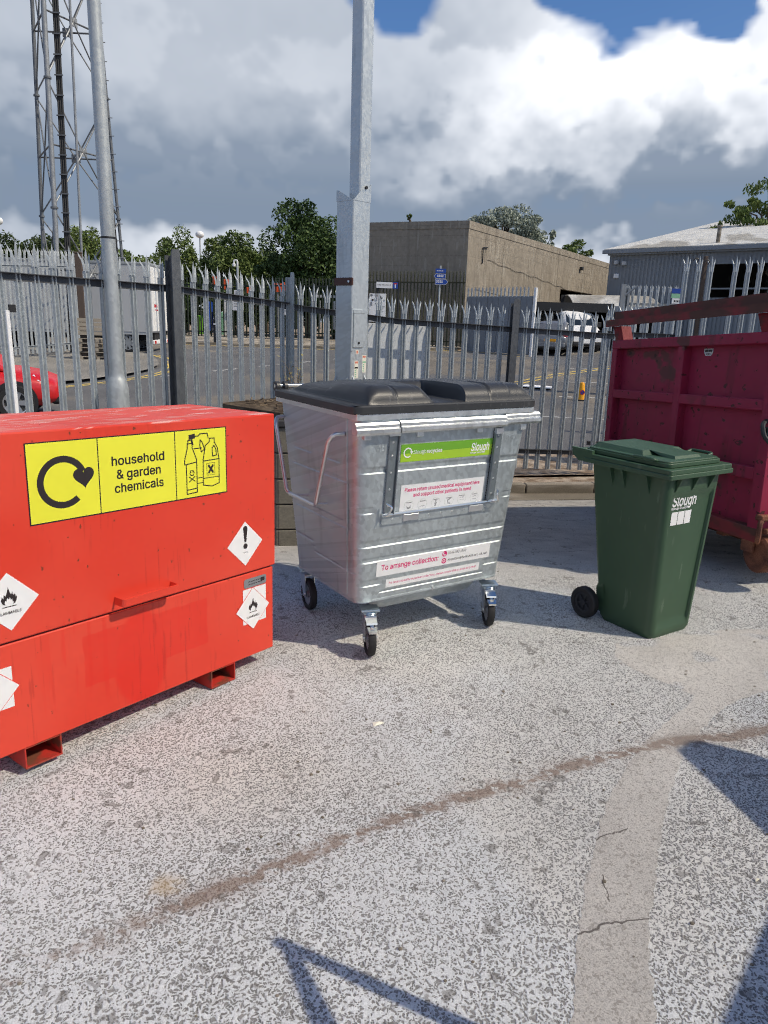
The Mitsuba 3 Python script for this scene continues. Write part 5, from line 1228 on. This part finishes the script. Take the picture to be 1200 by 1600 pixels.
def wheel(key, M, r=.31, w=.10, rim='alloy', spokes=5):
    k = add(key + '__wheel', lathe([(r * .66, -w), (r * .93, -w), (r, -w * .6), (r, w * .6), (r * .93, w), (r * .66, w), (r * .66, -w)], 40, 'y'), 'tyre', M, smooth=35)
    ms = [lathe([(r * .60, -w * .9), (r * .69, -w * .95), (r * .69, w * .95), (r * .60, w * .9), (r * .60, -w * .9)], 40, 'y'), lathe([(0, -w * .8), (r * .17, -w * .8), (r * .17, w * .8), (0, w * .8)], 20, 'y')]
    for t in range(spokes):
        m = hull([(-.035, y, .03) for y in (-w * .8, w * .8)] + [(.035, y, .03) for y in (-w * .8, w * .8)] + [(-.05, y, r * .63) for y in (-w * .85, w * .85)] + [(.05, y, r * .63) for y in (-w * .85, w * .85)])
        m.apply_transform(trimesh.transformations.rotation_matrix(t * 2 * math.pi / spokes + .3, [0, 1, 0])); ms.append(m)
    add(k + '__rim', ms, rim, M, smooth=35)
    add(k + '__brake_disc', lathe([(0, -w * .3), (r * .6, -w * .3), (r * .6, w * .3), (0, w * .3)], 24, 'y'), 'trim_black', M)


def car(base, M, paint, label, cat='car', boot_open=False, L=3.95, plate='amber'):
    k = name(base); f = L / 2
    low = [(-f, .38, .80, .62), (-f + .06, .30, .90, .74), (-f + .35, .22, .96, .83), (-f + .9, .18, .95, .86), (0, .17, .93, .865), (f - 1.2, .18, .92, .86), (f - .70, .19, .90, .85), (f - .32, .21, .83, .82), (f - .09, .26, .73, .74), (f, .34, .62, .60)]
    add(k + '__body', loft(low), paint, M, smooth=50)
    cab = [(-f + .12, .86, 1.10, .66), (-f + .30, .86, 1.34, .68), (-f + .62, .86, 1.46, .69), (-.2, .86, 1.49, .695), (.35, .86, 1.44, .69), (.75, .86, 1.25, .70), (f - .86, .82, .93, .71)]
    add(k + '__cabin', loft(cab, p=4.2), paint, M, smooth=50)
    for s in (-1, 1):
        for poly in ([(-f + .50, .98), (-f + .62, 1.34), (-.62, 1.39), (-.62, .98)], [(-.55, .98), (-.55, 1.395), (.16, 1.38), (.30, 1.34), (.66, .98)]):
            P = [(x, s * (.718 - .03 * (z > 1.1)), z) for x, z in poly] + [(x, s * (.66 - .03 * (z > 1.1)), z) for x, z in poly]
            add(k + '__window', hull(P), 'car_glass', M)
        add(k + '__mirror', [loft([(.62, .93, 1.00, .06), (.68, .90, 1.05, .10), (.76, .92, 1.03, .06)], 12).apply_translation([0, s * .93, 0])], paint, M, smooth=50)
        add(k + '__headlight', hull([(f - .48, s * .76, .70), (f - .12, s * .52, .56), (f - .16, s * .70, .58), (f - .40, s * .66, .795), (f - .14, s * .50, .66), (f - .30, s * .785, .69)]), 'lamp_clear', M)
        add(k + '__tail_light', hull([(-f + .03, s * .55, .84), (-f + .05, s * .74, .80), (-f + .16, s * .80, .84), (-f + .10, s * .60, 1.02), (-f + .14, s * .76, 1.0)]), 'lamp_red', M)
        add(k + '__sill', cbox(-f + 1.05, f - 1.1, s * .84 - .03, s * .84 + .03, .16, .26, .01), 'trim_black', M)
        for x in (-f + .68, f - .70):
            add(k + '__wheel_arch', lathe([(0, -.02), (.345, -.02), (.365, .012), (0, .012)], 36, 'y'), 'trim_black', M @ mtx(np.diag([1, s, 1.0]), (x, s * .845, .33)))
            wheel(k, M @ mtx(t=(x, s * .80, .315)))
    add(k + '__windscreen', hull([(.44, -.60, 1.40), (.44, .60, 1.40), (.97, -.66, 1.02), (.97, .66, 1.02), (.40, -.6, 1.36), (.40, .6, 1.36), (.9, -.66, 1.0), (.9, .66, 1.0)]), 'car_glass', M)
    add(k + '__bumper', [cbox(f - .16, f + .02, -.62, .62, .26, .44, .05)], 'trim_black', M); add(k + '__bumper', [cbox(-f - .03, -f + .14, -.66, .66, .32, .56, .05)], paint, M)
    add(k + '__number_plate', cbox(-f - .036, -f - .028, -.26, .26, .58, .69, .002) if not boot_open else cbox(f + .02, f + .03, -.26, .26, .36, .46, .002), 'amber' if not boot_open else 'sticker_white', M)
    if not boot_open: add(k + '__rear_window', hull([(-f + .10, -.54, 1.02), (-f + .10, .54, 1.02), (-f + .36, -.52, 1.36), (-f + .36, .52, 1.36), (-f + .2, -.54, 1.02), (-f + .2, .54, 1.02), (-f + .42, -.52, 1.34), (-f + .42, .52, 1.34)]), 'car_glass', M)
    else:
        tg = Polygon([(-.62, 0), (.62, 0), (.60, .70), (.46, .89), (.2, .97), (-.2, .97), (-.46, .89), (-.60, .70)]).buffer(.04)
        m = ext(tg, .045); a = math.radians(43.5)
        m.apply_transform(np.array([[0, -math.cos(a), -math.sin(a), -f + .30], [1, 0, 0, 0], [0, math.sin(a), -math.cos(a), 1.46], [0, 0, 0, 1.0]]))
        add(k + '__tailgate', m, paint, M)
        add(k + '__boot_floor', cbox(-f + .02, -f + .9, -.6, .6, .93, .97, .01), 'trim_black', M)
    tag(k, label, cat); return k


car('parked_car', place(-8.02, 13.08, -0.10, 20), 'car_red', 'red car with five-spoke alloy wheels, cut by the left edge of the picture')
car('parked_car', place(8.35, 36.9, 0.78, -112), 'car_black', 'dark car facing out, between the silver hatchback and the white van')
car('parked_car', place(7.65, 34.85, 0.66, 74), 'car_silver', 'silver-grey hatchback seen from behind at the garage mouth')
AX = math.degrees(math.atan2(.8, .6))
car('parked_car', place(2.30, .10, 0, AX + 180), 'car_blue', 'dark blue hatchback with raised tailgate, outside the right edge of the picture', boot_open=True)


k = name('shadow_caster_post')  # unseen post and brace, invented to cast the forked shadow on the yard
top, foot = np.array([1.11, 1.295, 1.50]), np.array([1.06, 1.10, 0.0])
add(k + '__post', [tube([foot, top], [.034, .020], 8)], 'timber'); add(k + '__brace', tube([top - [0, 0, .03], (.914, 1.13, 1.10)], [.018, .028], 8), 'timber'); add(k + '__foot', cbox(-.2, .2, -.2, .2, 0, .05, .01), 'timber', place(1.06, 1.10, 0, 20))
tag(k, 'unseen tapered post with slanting brace, added to cast a forked shadow, outside the lower right of the picture', 'post')


def white_van(M):
    k = name('panel_van')
    low = [(-2.4, .35, 1.9, .86), (-2.3, .28, 1.98, .90), (.6, .26, 2.0, .90), (1.05, .26, 1.88, .89), (1.55, .26, 1.28, .88), (2.1, .28, 1.02, .84), (2.35, .33, .90, .72)]
    add(k + '__body', loft(low, 32, 5), 'van_white', M, smooth=45)
    add(k + '__windscreen', hull([(1.02, -.68, 1.86), (1.02, .68, 1.86), (1.62, -.76, 1.24), (1.62, .76, 1.24), (.9, -.68, 1.8), (.9, .68, 1.8), (1.5, -.76, 1.2), (1.5, .76, 1.2)]), 'car_glass', M)
    for s in (-1, 1):
        add(k + '__window', hull([(x, s * y, z) for x, z in ((.15, 1.25), (.2, 1.75), (.85, 1.74), (1.30, 1.25)) for y in (.84, .905)]), 'car_glass', M)
        add(k + '__headlight', hull([(2.0, s * .80, .72), (2.0, s * .80, .95), (2.30, s * .50, .72), (2.26, s * .50, .90), (2.22, s * .74, .72), (2.18, s * .74, .92)]), 'lamp_clear', M)
        add(k + '__mirror', cbox(1.28, 1.40, s * 1.0 - .10, s * 1.0 + .10, 1.18, 1.44, .03), 'trim_black', M)
        for x in (-1.5, 1.45): wheel(k, M @ mtx(t=(x, s * .84, .32)), .32)
    add(k + '__grille', cbox(2.24, 2.36, -.42, .42, .62, .76, .02), 'trim_black', M); add(k + '__bumper', cbox(2.1, 2.38, -.78, .78, .30, .52, .05), 'trim_black', M); add(k + '__number_plate', cbox(2.38, 2.39, -.26, .26, .42, .53, .002), 'sticker_white', M)
    add(k + '__roof_rack', [tube([(x, -.72, 2.08), (x, .72, 2.08)], .02, 6) for x in (-1.6, -.6, .4)] + [tube([(-1.8, s * .70, 2.07), (.6, s * .70, 2.07)], .02, 6) for s in (-1, 1)], 'alloy', M)
    tag(k, 'white panel van facing out of the dark garage', 'van')


white_van(place(9.0, 37.75, .74, -79))
# box lorry
BL = 'box_lorry'; ML = place(-9.05, 29.25, .37, 183)   # tail at the origin, nose towards local +x (to the left)
add(BL + '__box_body', [cbox(0.03, 6.0, -1.12, 1.12, .78, 3.26, .03)], 'van_grey', ML)  # white box body; the shade on its side is put into the grey
add(BL + '__roof_trim', [cbox(0, 6.03, -1.14, 1.14, 3.20, 3.32, .03)], 'trim_grey', ML)
add(BL + '__tail_door', [cbox(-.03, .03, -1.08, -.004, .84, 3.16, .008), cbox(-.03, .03, .004, 1.08, .84, 3.16, .008)], 'van_white', ML)
add(BL + '__tail_door__hinge_bar', [tube([(-.04, y, .84), (-.04, y, 3.16)], .018, 6) for y in (-.55, .55)], 'alloy', ML)
add(BL + '__tail_door__marking', [box(-.034, -.0305, .35, .80, 1.72, 1.84), box(-.034, -.0305, .30, .66, 1.60, 1.66)], 'lamp_red', ML)
add(BL + '__rear_bumper', [cbox(-.06, .05, -1.08, 1.08, .36, .52, .02)], 'van_white', ML)
for s in (-1, 1): add(BL + '__tail_light', cbox(-.075, -.058, s * .95 - .10, s * .95 + .10, .38, .50, .005), 'lamp_red', ML)
add(BL + '__chassis', [box(.1, 7.2, -.45, .45, .50, .78), box(.9, 1.5, -1.0, 1.0, .45, .72)], 'trim_black', ML)
add(BL + '__skirt', [cbox(.05, 6, -1.10, -1.06, .70, .80, .005), cbox(.05, 6, 1.06, 1.10, .70, .80, .005)], 'board_grey', ML)
for x in (.95, 5.6):
    for s in (-1, 1): wheel(BL, ML @ mtx(t=(x, s * .95, .40)), .40, .13, 'trim_grey', 8)
add(BL + '__cab', loft([(6.1, .5, 2.4, 1.0), (6.2, .45, 2.5, 1.02), (7.0, .45, 2.45, 1.02), (7.5, .45, 1.9, 1.0), (7.7, .5, 1.3, .98)], 28, 5), 'van_white', ML, smooth=40)
for s in (-1, 1): add(BL + '__cab__window', hull([(x, s * y, z) for x, z in ((6.5, 1.5), (6.5, 2.2), (7.05, 2.2), (7.4, 1.5)) for y in (.95, 1.03)]), 'car_glass', ML)
tag(BL, 'box lorry with white tail doors, side shade put into its grey body colour, parked beyond the fence on the left', 'lorry')
PT = 'pallet_stack'
for lay in range(5):
    z = .20 + .145 * lay; Mp = place(-9.75 + rng.normal(0, .02), 24.9, z + .09, 8 + rng.normal(0, 3))
    for y in (-.45, -.22, 0, .22, .45): add(PT + '__board', cbox(-.6, .6, y - .05, y + .05, .10, .122, .002), 'timber', Mp)
    for x in (-.53, 0, .53): add(PT + '__bearer', cbox(x - .05, x + .05, -.5, .5, 0, .10, .002), 'timber', Mp)
for i in range(4): add(PT + '__board', cbox(-.6, .6, -.5, -.48, .85 + .14 * i, .97 + .14 * i, .002), 'timber', place(-9.75, 24.9, .25, 8))
tag(PT, 'stack of pale timber pallets in front of the box lorry', 'pallet stack')

# ---------------------------------------------------------------- small things beyond the fence
NC = 'no_waiting_cone'; M = place(5.03, 19.0, -.01, 0)
add(NC + '__base', [cbox(-.13, .13, -.13, .13, 0, .03, .01)], 'trim_black', M)
add(NC + '__cone', lathe([(0, .02), (.118, .03), (.112, .06), (.070, .38), (.062, .435), (.045, .465), (0, .47)], 28), 'amber', M, smooth=40)
add(NC + '__roundel', [lathe([(0, 0), (.062, 0), (.062, .008), (0, .008)], 24)], 'sign_blue', M @ mtx(FRONT, (0, -.094, .215)))
g = unary_union([Point(0, 0).buffer(.062).difference(Point(0, 0).buffer(.050)), LineString([(-.04, .04), (.04, -.04)]).buffer(.007)])
add(NC + '__roundel__red_ring', ext(g, .003), 'lamp_red', M @ mtx(FRONT, (0, -.102, .215)))
tag(NC, 'yellow no-waiting cone with a blue roundel, standing on the road', 'traffic cone')
k = add('lying_board', [cbox(-.45, .45, -.32, .32, .03, .06, .004)], 'sticker_white', place(4.35, 21.3, .09, -28)); tag(k, 'white board lying flat on the road beyond the fence', 'board')

DS = 'direction_sign'; M = place(2.17, 33.9, 0, 0)
add(DS + '__post', tube([(0, .06, .6), (0, .06, 4.35)], .04, 8), 'far_pale_steel', M)
for z0, z1, x0, x1, tip in ((4.02, 4.22, -.22, .25, 0), (3.80, 4.00, -.20, .25, -1), (3.54, 3.78, -.22, .26, 1)):
    P = [(x0, z0), (x1, z0), (x1, z1), (x0, z1)]
    if tip == 1: P = [(x0, z0), (x1, z0), (x1 + .10, (z0 + z1) / 2), (x1, z1), (x0, z1)]
    if tip == -1: P = [(x0, z0), (x1, z0), (x1, z1), (x0, z1), (x0 - .08, (z0 + z1) / 2)]
    g = Polygon(P); k = decal(DS + '__plate', g, 'sticker_white' if tip else 'sign_blue', M, v=0, thick=.012)
    decal(k + '__face', g.buffer(-.012), 'sign_blue', M, v=-.013, thick=.003)
    decal(k + '__legend', unary_union([sbox(x0 + .06 + i * .075, z0 + .09 * (z1 - z0) / .2 + j, x0 + .115 + i * .075, z0 + .125 * (z1 - z0) / .2 + j) for i in range(4) for j in ((0,) if not tip else (-.025, .03))]), 'sticker_white', M, v=-.017, thick=.001)
tag(DS, 'blue direction sign on a grey post beside the corner of the concrete building', 'sign')
NS = 'street_nameplate'; M = place(-.18, 32.9, 0, 0)
for x in (-.40, .50): add(NS + '__post', tube([(x, .05, .6), (x, .05, 3.60)], .05, 8), 'trim_black', M)
k = decal(NS + '__plate', sbox(-.48, 3.26, .24, 3.53), 'sticker_white', M, v=0, thick=.015); decal(k + '__border', sbox(-.48, 3.26, .24, 3.53).exterior.buffer(.009), 'trim_black', M, v=-.016, thick=.002)
decal(k + '__legend', unary_union([sbox(-.42 + i * .06, 3.37, -.38 + i * .06, 3.43) for i in range(10)]), 'grey_ink', M, v=-.016, thick=.001)
k = decal(NS + '__no_through_road_plate', sbox(.245, 3.26, .47, 3.53), 'sign_blue', M, v=0, thick=.015)
decal(k + '__bar', sbox(.285, 3.44, .43, 3.49), 'lamp_red', M, v=-.016, thick=.002); decal(k + '__stem', sbox(.335, 3.29, .38, 3.44), 'sticker_white', M, v=-.016, thick=.002)
tag(NS, 'street nameplate with a blue no-through-road panel on black posts, right of the lighting column', 'sign')
PB = 'poster_board'; M = place(-.55, 32.6, 0, 0)
add(PB + '__board', cbox(-.38, .34, 0, .03, 1.85, 3.02, .005), 'sticker_white', M)
rp = np.random.default_rng(5)
for i in range(26):
    x, z = rp.uniform(-.34, .22), rp.uniform(2.25, 2.92); w, h = rp.uniform(.03, .12), rp.uniform(.03, .14)
    add(PB + '__board__print', box(x, x + w, -.004 - .0008 * i, -.003 - .0008 * i, z, z + h), ['ink', 'grey_ink', 'hub_grey', 'board_grey'][i % 4], M)
add(PB + '__board__print', box(-.37, -.20, -.004, -.001, 1.98, 2.12), 'lamp_red', M); add(PB + '__board__print', box(-.1, .1, -.004, -.001, 2.02, 2.15), 'sign_blue', M)
for x in (-.35, .31): add(PB + '__leg', cbox(x - .03, x + .03, .03, .08, .6, 3.0, .004), 'timber', M)
tag(PB, 'white poster board with dark printing, just right of the lighting column', 'notice board')
HS = 'gate_sign'; M = place(7.58, 20.0, 0, 0)
for z0, z1, m in ((2.78, 2.90, 'sign_blue'), (2.66, 2.77, 'label_green'), (2.52, 2.655, 'sticker_white')): add(HS + '__panel', cbox(-.16 if z0 > 2.6 else -.13, .16 if z0 > 2.6 else .13, 0, .02, z0, z1, .002), m, M)
add(HS + '__panel__lettering', [box(-.08 + i * .045, -.05 + i * .045, -.004, -.001, 2.56, 2.61) for i in range(4)], 'trim_black', M); add(HS + '__post', tube([(0, .05, 0), (0, .05, 2.9)], .03, 8), 'far_pale_steel', M)
tag(HS, 'blue, green and white gate sign above the rusty beam of the red skip', 'sign')
# far gate and clutter behind the skip
SG = 'far_gate'
for i in range(9): put(SG + '__pale', 'sgp', place(6.30 + .155 * i, 20.2 - .02 * i, .95, -7), lambda: pale_mesh(2.05, w=.075, splay=.5), 'far_pale_steel')
add(SG + '__rail', box(6.2, 7.7, 20.24, 20.28, 2.45, 2.52), 'trim_grey'); add(SG + '__post', [box(6.12, 6.24, 20.1, 20.2, 0, 2.98), box(6.3, 6.36, 20.1, 20.2, 0, 2.9)], 'trim_grey'); add(SG + '__post__hinge', tube([(6.2, 20.0, 2.7), (6.5, 19.95, 2.95)], .03, 6), 'trim_grey')
tag(SG, 'grey spiked gate with a thick post, far behind the left end of the rusty beam', 'gate')
for i, (x, y, h, m, lb) in enumerate(((4.95, 13.2, 1.62, 'amber', 'yellow upright barrier seen through the tall fence, left one of a pair'), (5.35, 13.3, 1.64, 'amber', 'yellow upright barrier seen through the tall fence, right one of a pair'))):
    k = add('barrier_post', [cbox(-.07, .07, -.05, .05, -.1, h, .02), cbox(-.09, .09, -.07, .07, -.12, 0, .02)], m, place(x, y, 0, 8)); tag(k, lb, 'barrier', 'yellow barriers behind the tall fence')
k = add('stacked_crates', [cbox(-.5 + .55 * i, 0 + .55 * i - .04, -.3, .3, .52 * j - .1, .52 * j + .40, .02) for i in range(5) for j in range(3)], 'gate_grey', place(6.7, 14.2, 0, 4)); tag(k, 'grey crates stacked behind the tall fence, below the rusty beam', 'crates')

BO = 'bollard'; M = place(-7.75, 33.2, .70, 0)
add(BO + '__post', lathe([(0, 0), (.13, 0), (.12, .9), (.15, .92), (.15, 1.0), (.10, 1.08), (0, 1.10)], 20), 'trim_black', M, smooth=40); add(BO + '__band', lathe([(.128, .78), (.132, .78), (.132, .86), (.128, .86)], 20), 'sticker_white', M)
tag(BO, 'black bollard with a white band on the far pavement', 'bollard')
for i, (x, z, w, h, m, lb) in enumerate(((-8.9, 2.95, .32, .40, 'orange', 'orange-red panel behind the dark green fence, furthest left'), (-8.35, 2.75, .25, .5, 'orange', 'orange panel behind the dark green fence, right of the leftmost one'), (-7.2, 2.60, .28, .3, 'orange', 'small dark orange panel behind the dark green fence, middle of the row'), (-5.75, 2.70, .42, .42, 'orange', 'bright red-orange panel behind the dark green fence, second from the right'), (-5.2, 2.78, .50, .40, 'orange', 'bright red-orange panel behind the dark green fence, furthest right'))):
    k = name('warning_panel'); add(k + '__panel', cbox(-w / 2, w / 2, 0, .04, z + .45, z + .45 + h, .01), m, place(x, 38.2, 0, 0)); add(k + '__post', tube([(0, .06, .8), (0, .06, z + .5)], .035, 6), 'trim_grey', place(x, 38.2, 0, 0)); tag(k, lb, 'panel')
for i, (x, z0, z1, w, m, lb) in enumerate(((-9.5, 1.7, 2.6, .16, 'sign_blue', 'blue container behind the dark green fence'), (-8.75, 1.5, 2.1, .22, 'label_green', 'green bank behind the dark green fence, beside a white strip'), (-8.5, 1.5, 2.9, .14, 'sticker_white', 'white strip behind the dark green fence, beside the green bank'), (-9.9, 1.4, 1.9, .2, 'lime_dark', 'low green bank behind the dark green fence'))):
    k = add('recycling_bank', [cbox(-w, w, 0, .8, z0 - .6, z1, .05), cbox(-w * .7, w * .7, -.02, 0, z1 - .25, z1 - .12, .005)], m, place(x, 38.6, 0, 0)); tag(k, lb, 'recycling bank')
for i, (x, z, w, h, lb) in enumerate(((-7.45, 2.45, .55, .55, 'white notice on the dark green fence, above the bollard'), (-5.1, 2.3, .45, .55, 'white notice on the dark green fence, right of the bollard'), (-7.40, 2.95, .45, .35, 'small white notice on the dark green fence, the higher of two above the bollard'))):
    k = name('notice'); add(k + '__board', cbox(-w / 2, w / 2, 0, .02, z - h / 2, z + h / 2, .004), 'sticker_white', place(x, 36.55, 0, -6))
    add(k + '__print', [box(-w * .35, w * .3, -.006, -.002, z + h * (.25 - .2 * j) - .02, z + h * (.25 - .2 * j) + .03) for j in range(3)], 'grey_ink', place(x, 36.55, 0, -6)); tag(k, lb, 'notice')
k = name('metal_rack')
for i in range(6): add(k + '__frame', [cbox(-.05, .05, 0, .05, .9, 2.3 + .3 * (i % 2), .005)], 'van_grey', place(-3.6 + .38 * i - (.2 if i > 3 else 0), 38.0, .5, 0))
add(k + '__rail', [box(-4.0, -1.4, 38.02, 38.1, 2.95, 3.08)], 'van_grey'); tag(k, 'pale grey metal racks behind the dark green fence, left of the lighting column', 'racks')
for (x, y, z, h, head, lb) in ((-15.1, 60, 1.0, 6.9, .34, 'distant street lamp with a white globe in front of the trees'), (-30.9, 60, 1.0, 7.4, .42, 'distant street lamp with a white head at the left edge of the picture'), (-22.6, 60, 1.0, 6.0, .26, 'distant small white lamp just left of the near lamp post')):
    k = name('street_lamp'); add(k + '__pole', lathe([(0, 0), (.09, 0), (.06, h), (0, h)], 10), 'far_pale_steel', place(x, y, z)); add(k + '__lantern', trimesh.creation.icosphere(2, head).apply_scale([1, 1, .8]), 'sticker_white', place(x, y, z + h + head * .5), smooth=True); tag(k, lb, 'street lamp')
k = name('cctv_pole'); add(k + '__pole', lathe([(0, 0), (.06, 0), (.05, 3.4), (0, 3.4)], 10), 'far_pale_steel', place(-6.95, 34.2, .7)); add(k + '__camera', [tube(rounded([(0, 0, 3.3), (0, 0, 3.62), (-.16, 0, 3.62), (-.16, 0, 3.45)], .06), .035, 8), lathe([(0, 3.34), (.07, 3.36), (.08, 3.46), (0, 3.5)], 12).apply_translation([-.16, 0, 0])], 'sticker_white', place(-6.95, 34.2, .7)); tag(k, 'slim pole with a white camera, in front of the dark green fence', 'camera pole')
for (x, y, s, lb) in ((0.005, 2.93, .030, 'pale flake of litter on the speckled tarmac in the middle of the yard'), (1.285, 2.035, .012, 'tiny pale shell-like scrap at the right edge of the tarmac')):
    k = add('litter_scrap', hull([(-s, -s * .3, 0), (s, -s * .2, .001), (s * .6, s * .4, .004), (-s * .7, s * .5, .006), (0, 0, .010)]), 'label_cream', place(x, y, .002, 30)); tag(k, lb, 'litter')
sg = []
rr_ = np.random.default_rng(12)
for i in range(420):
    x, y = rr_.uniform(-1.8, 3.2), rr_.uniform(1.4, 8.2); s = rr_.uniform(.003, .009); m = trimesh.creation.icosphere(0, s); m.apply_scale([1, rr_.uniform(.6, 1), .6]); m.apply_translation([x, y, float(zyard(y)) + s * .3]); sg.append(m)
k = add('loose_grit', sg, 'kerb_mat'); tag(k, 'loose grit scattered over the yard surface', 'grit', kind='stuff')

# ---------------------------------------------------------------- trees


def tree(base, label, x, y, z0, ztop, zlow, rx, ry, m, n, leaf, seed, clumps=46, squash=1.0, upright=0.0, group=None, spread=.30):
    r = np.random.default_rng(seed); k = name(base); cz = (ztop + zlow) / 2; rz = (ztop - zlow) / 2
    C = []
    while len(C) < clumps:
        v = r.normal(0, 1, 3); v /= np.linalg.norm(v); q = r.uniform(.35, .86) ** .7; b = 1 + .20 * math.sin(3 * math.atan2(v[1], v[0]) + seed) + .12 * math.sin(5 * v[2] * 2 + seed)
        C.append((v * q * b * [rx, ry, rz] * .9, r.uniform(.55, 1.1)))
    V = np.empty((n * 4, 3)); ci = r.integers(0, clumps, n)
    cc = np.array([c for c, s in C])[ci]; sc = np.array([s for c, s in C])[ci][:, None]
    d = r.normal(0, 1, (n, 3)); d /= np.linalg.norm(d, axis=1, keepdims=True); rad = r.uniform(.25, 1, (n, 1)) ** .5
    P = cc + d * rad * sc * spread * np.array([rx, ry, rz * .8])
    P[:, 2] += cz; P[:, 0] += x; P[:, 1] += y; keep = P[:, 2] > z0 + .2
    a = r.normal(0, 1, (n, 3)) + [0, 0, upright]; a /= np.linalg.norm(a, axis=1, keepdims=True); b = np.cross(a, r.normal(0, 1, (n, 3))); b /= np.linalg.norm(b, axis=1, keepdims=True)
    s = leaf * r.uniform(.6, 1.3, (n, 1))
    V[0::4], V[1::4], V[2::4], V[3::4] = P - a * s, P + b * s * .5, P + a * s, P - b * s * .5
    i = np.arange(n)[keep] * 4; F = np.vstack([np.stack([i, i + 1, i + 2], 1), np.stack([i, i + 2, i + 3], 1)])
    add(k + '__crown', trimesh.Trimesh(V, F, process=False), m)
    add(k + '__trunk', tube([(x, y, z0 - .3), (x + .1, y, z0 + (zlow - z0) * .6), (x, y, cz)], [.055 * rx + .08, .04 * rx + .07, .03], 8), 'bark')
    for c, s_ in C[::3]: add(k + '__limb', tube([(x, y, zlow * .75 + cz * .25), (x + c[0] * .5, y + c[1] * .5, cz + c[2] * .4), (x + c[0], y + c[1], cz + c[2])], [.02 * rx + .02, .015 * rx + .01, .01], 5), 'bark')
    tag(k, label, 'tree', group)


for i, o_ in enumerate(('first', 'second', 'third', 'fourth', 'fifth', 'sixth', 'seventh', 'eighth', 'ninth')):
    tree('shrub', f'dark leafy shrub behind the dark green fence, {o_} of the row counted from the left', -12.6 + 1.35 * i, 40.2 + .4 * (i % 2), .9, 3.5 + .5 * (i % 3 == 1), .9, 1.05, .8, ['leaf_hedge', 'leaf_dark'][i % 2], 2600, .10, 60 + i, 26, group='shrubs behind the dark green fence')
tree('broadleaf_tree', 'round-crowned green tree behind the dark green fence, left of the middle group', -13.15, 48, 1.0, 7.25, 1.6, 2.0, 1.9, 'leaf_mid', 14000, .095, 1)
tree('broadleaf_tree', 'green tree with a feathery top, behind the globe street lamp', -10.0, 46, 1.0, 7.3, 1.6, 2.15, 2.0, 'leaf_mid', 15000, .095, 2)
tree('broadleaf_tree', 'low green tree filling the gap left of the large dark tree', -7.9, 47, 1.0, 6.9, 1.4, 2.3, 1.8, 'leaf_light', 11000, .095, 3)
tree('broadleaf_tree', 'large dark green tree directly left of the lighting column', -4.5, 42, 1.0, 8.05, 1.2, 2.65, 2.4, 'leaf_dark', 26000, .10, 4, 80)
tree('broadleaf_tree', 'small dark tree between the large dark tree and the feathery one', -6.6, 43.5, 1.0, 5.8, 1.2, 1.7, 1.5, 'leaf_dark', 9000, .095, 14, 30)
tree('broadleaf_tree', 'wide low green tree far off at the left edge of the picture', -33.4, 70, 1.0, 9.9, 2.5, 4.6, 2.5, 'leaf_hedge', 11000, .15, 5)
tree('broadleaf_tree', 'light green bushy tree behind the lattice mast', -24.0, 60, 1.0, 8.6, 1.5, 3.0, 2.0, 'leaf_light', 11000, .12, 6)
tree('broadleaf_tree', 'light green bushy tree just right of the left lamp post', -19.8, 60, 1.0, 7.5, 1.5, 2.8, 2.0, 'leaf_light', 11000, .12, 7)
tree('broadleaf_tree', 'dark green tree behind the lattice mast, left of the light green one', -28.2, 66, 1.0, 9.2, 1.5, 3.4, 2.0, 'leaf_hedge', 9000, .15, 8)
tree('willow', 'silvery grey-green willow rising behind the concrete building', 7.6, 52, 1.0, 10.4, 5.0, 3.3, 2.2, 'leaf_silver', 16000, .095, 9, 52, upright=.6, spread=.24)
tree('willow', 'small silvery willow right of the larger one, above the concrete wall', 10.35, 53, 1.0, 8.9, 5.2, 1.05, 1.0, 'leaf_silver', 2600, .12, 10, 24, upright=.6)
tree('broadleaf_tree', 'bright green treetop above the far end of the concrete wall', 14.05, 60, 1.0, 8.75, 5.0, 1.85, 1.6, 'leaf_light', 8000, .10, 11)
tree('poplar', 'open branching tree behind the warehouse roof at the right edge', 23.8, 49, 1.0, 11.3, 6.5, 3.5, 2.0, 'leaf_light', 6500, .11, 12, 44, upright=2.0, spread=.20)
tree('poplar', 'low sprig of a tree at the left foot of the open branching tree', 20.4, 49, 1.0, 8.7, 6.6, .55, .5, 'leaf_mid', 500, .13, 13, 12, upright=1.5)
tree('sapling', 'tiny sapling sprouting from the parapet of the concrete building', .75, 37.2, 6.3, 7.0, 6.55, .16, .15, 'leaf_light', 160, .06, 15, 8)
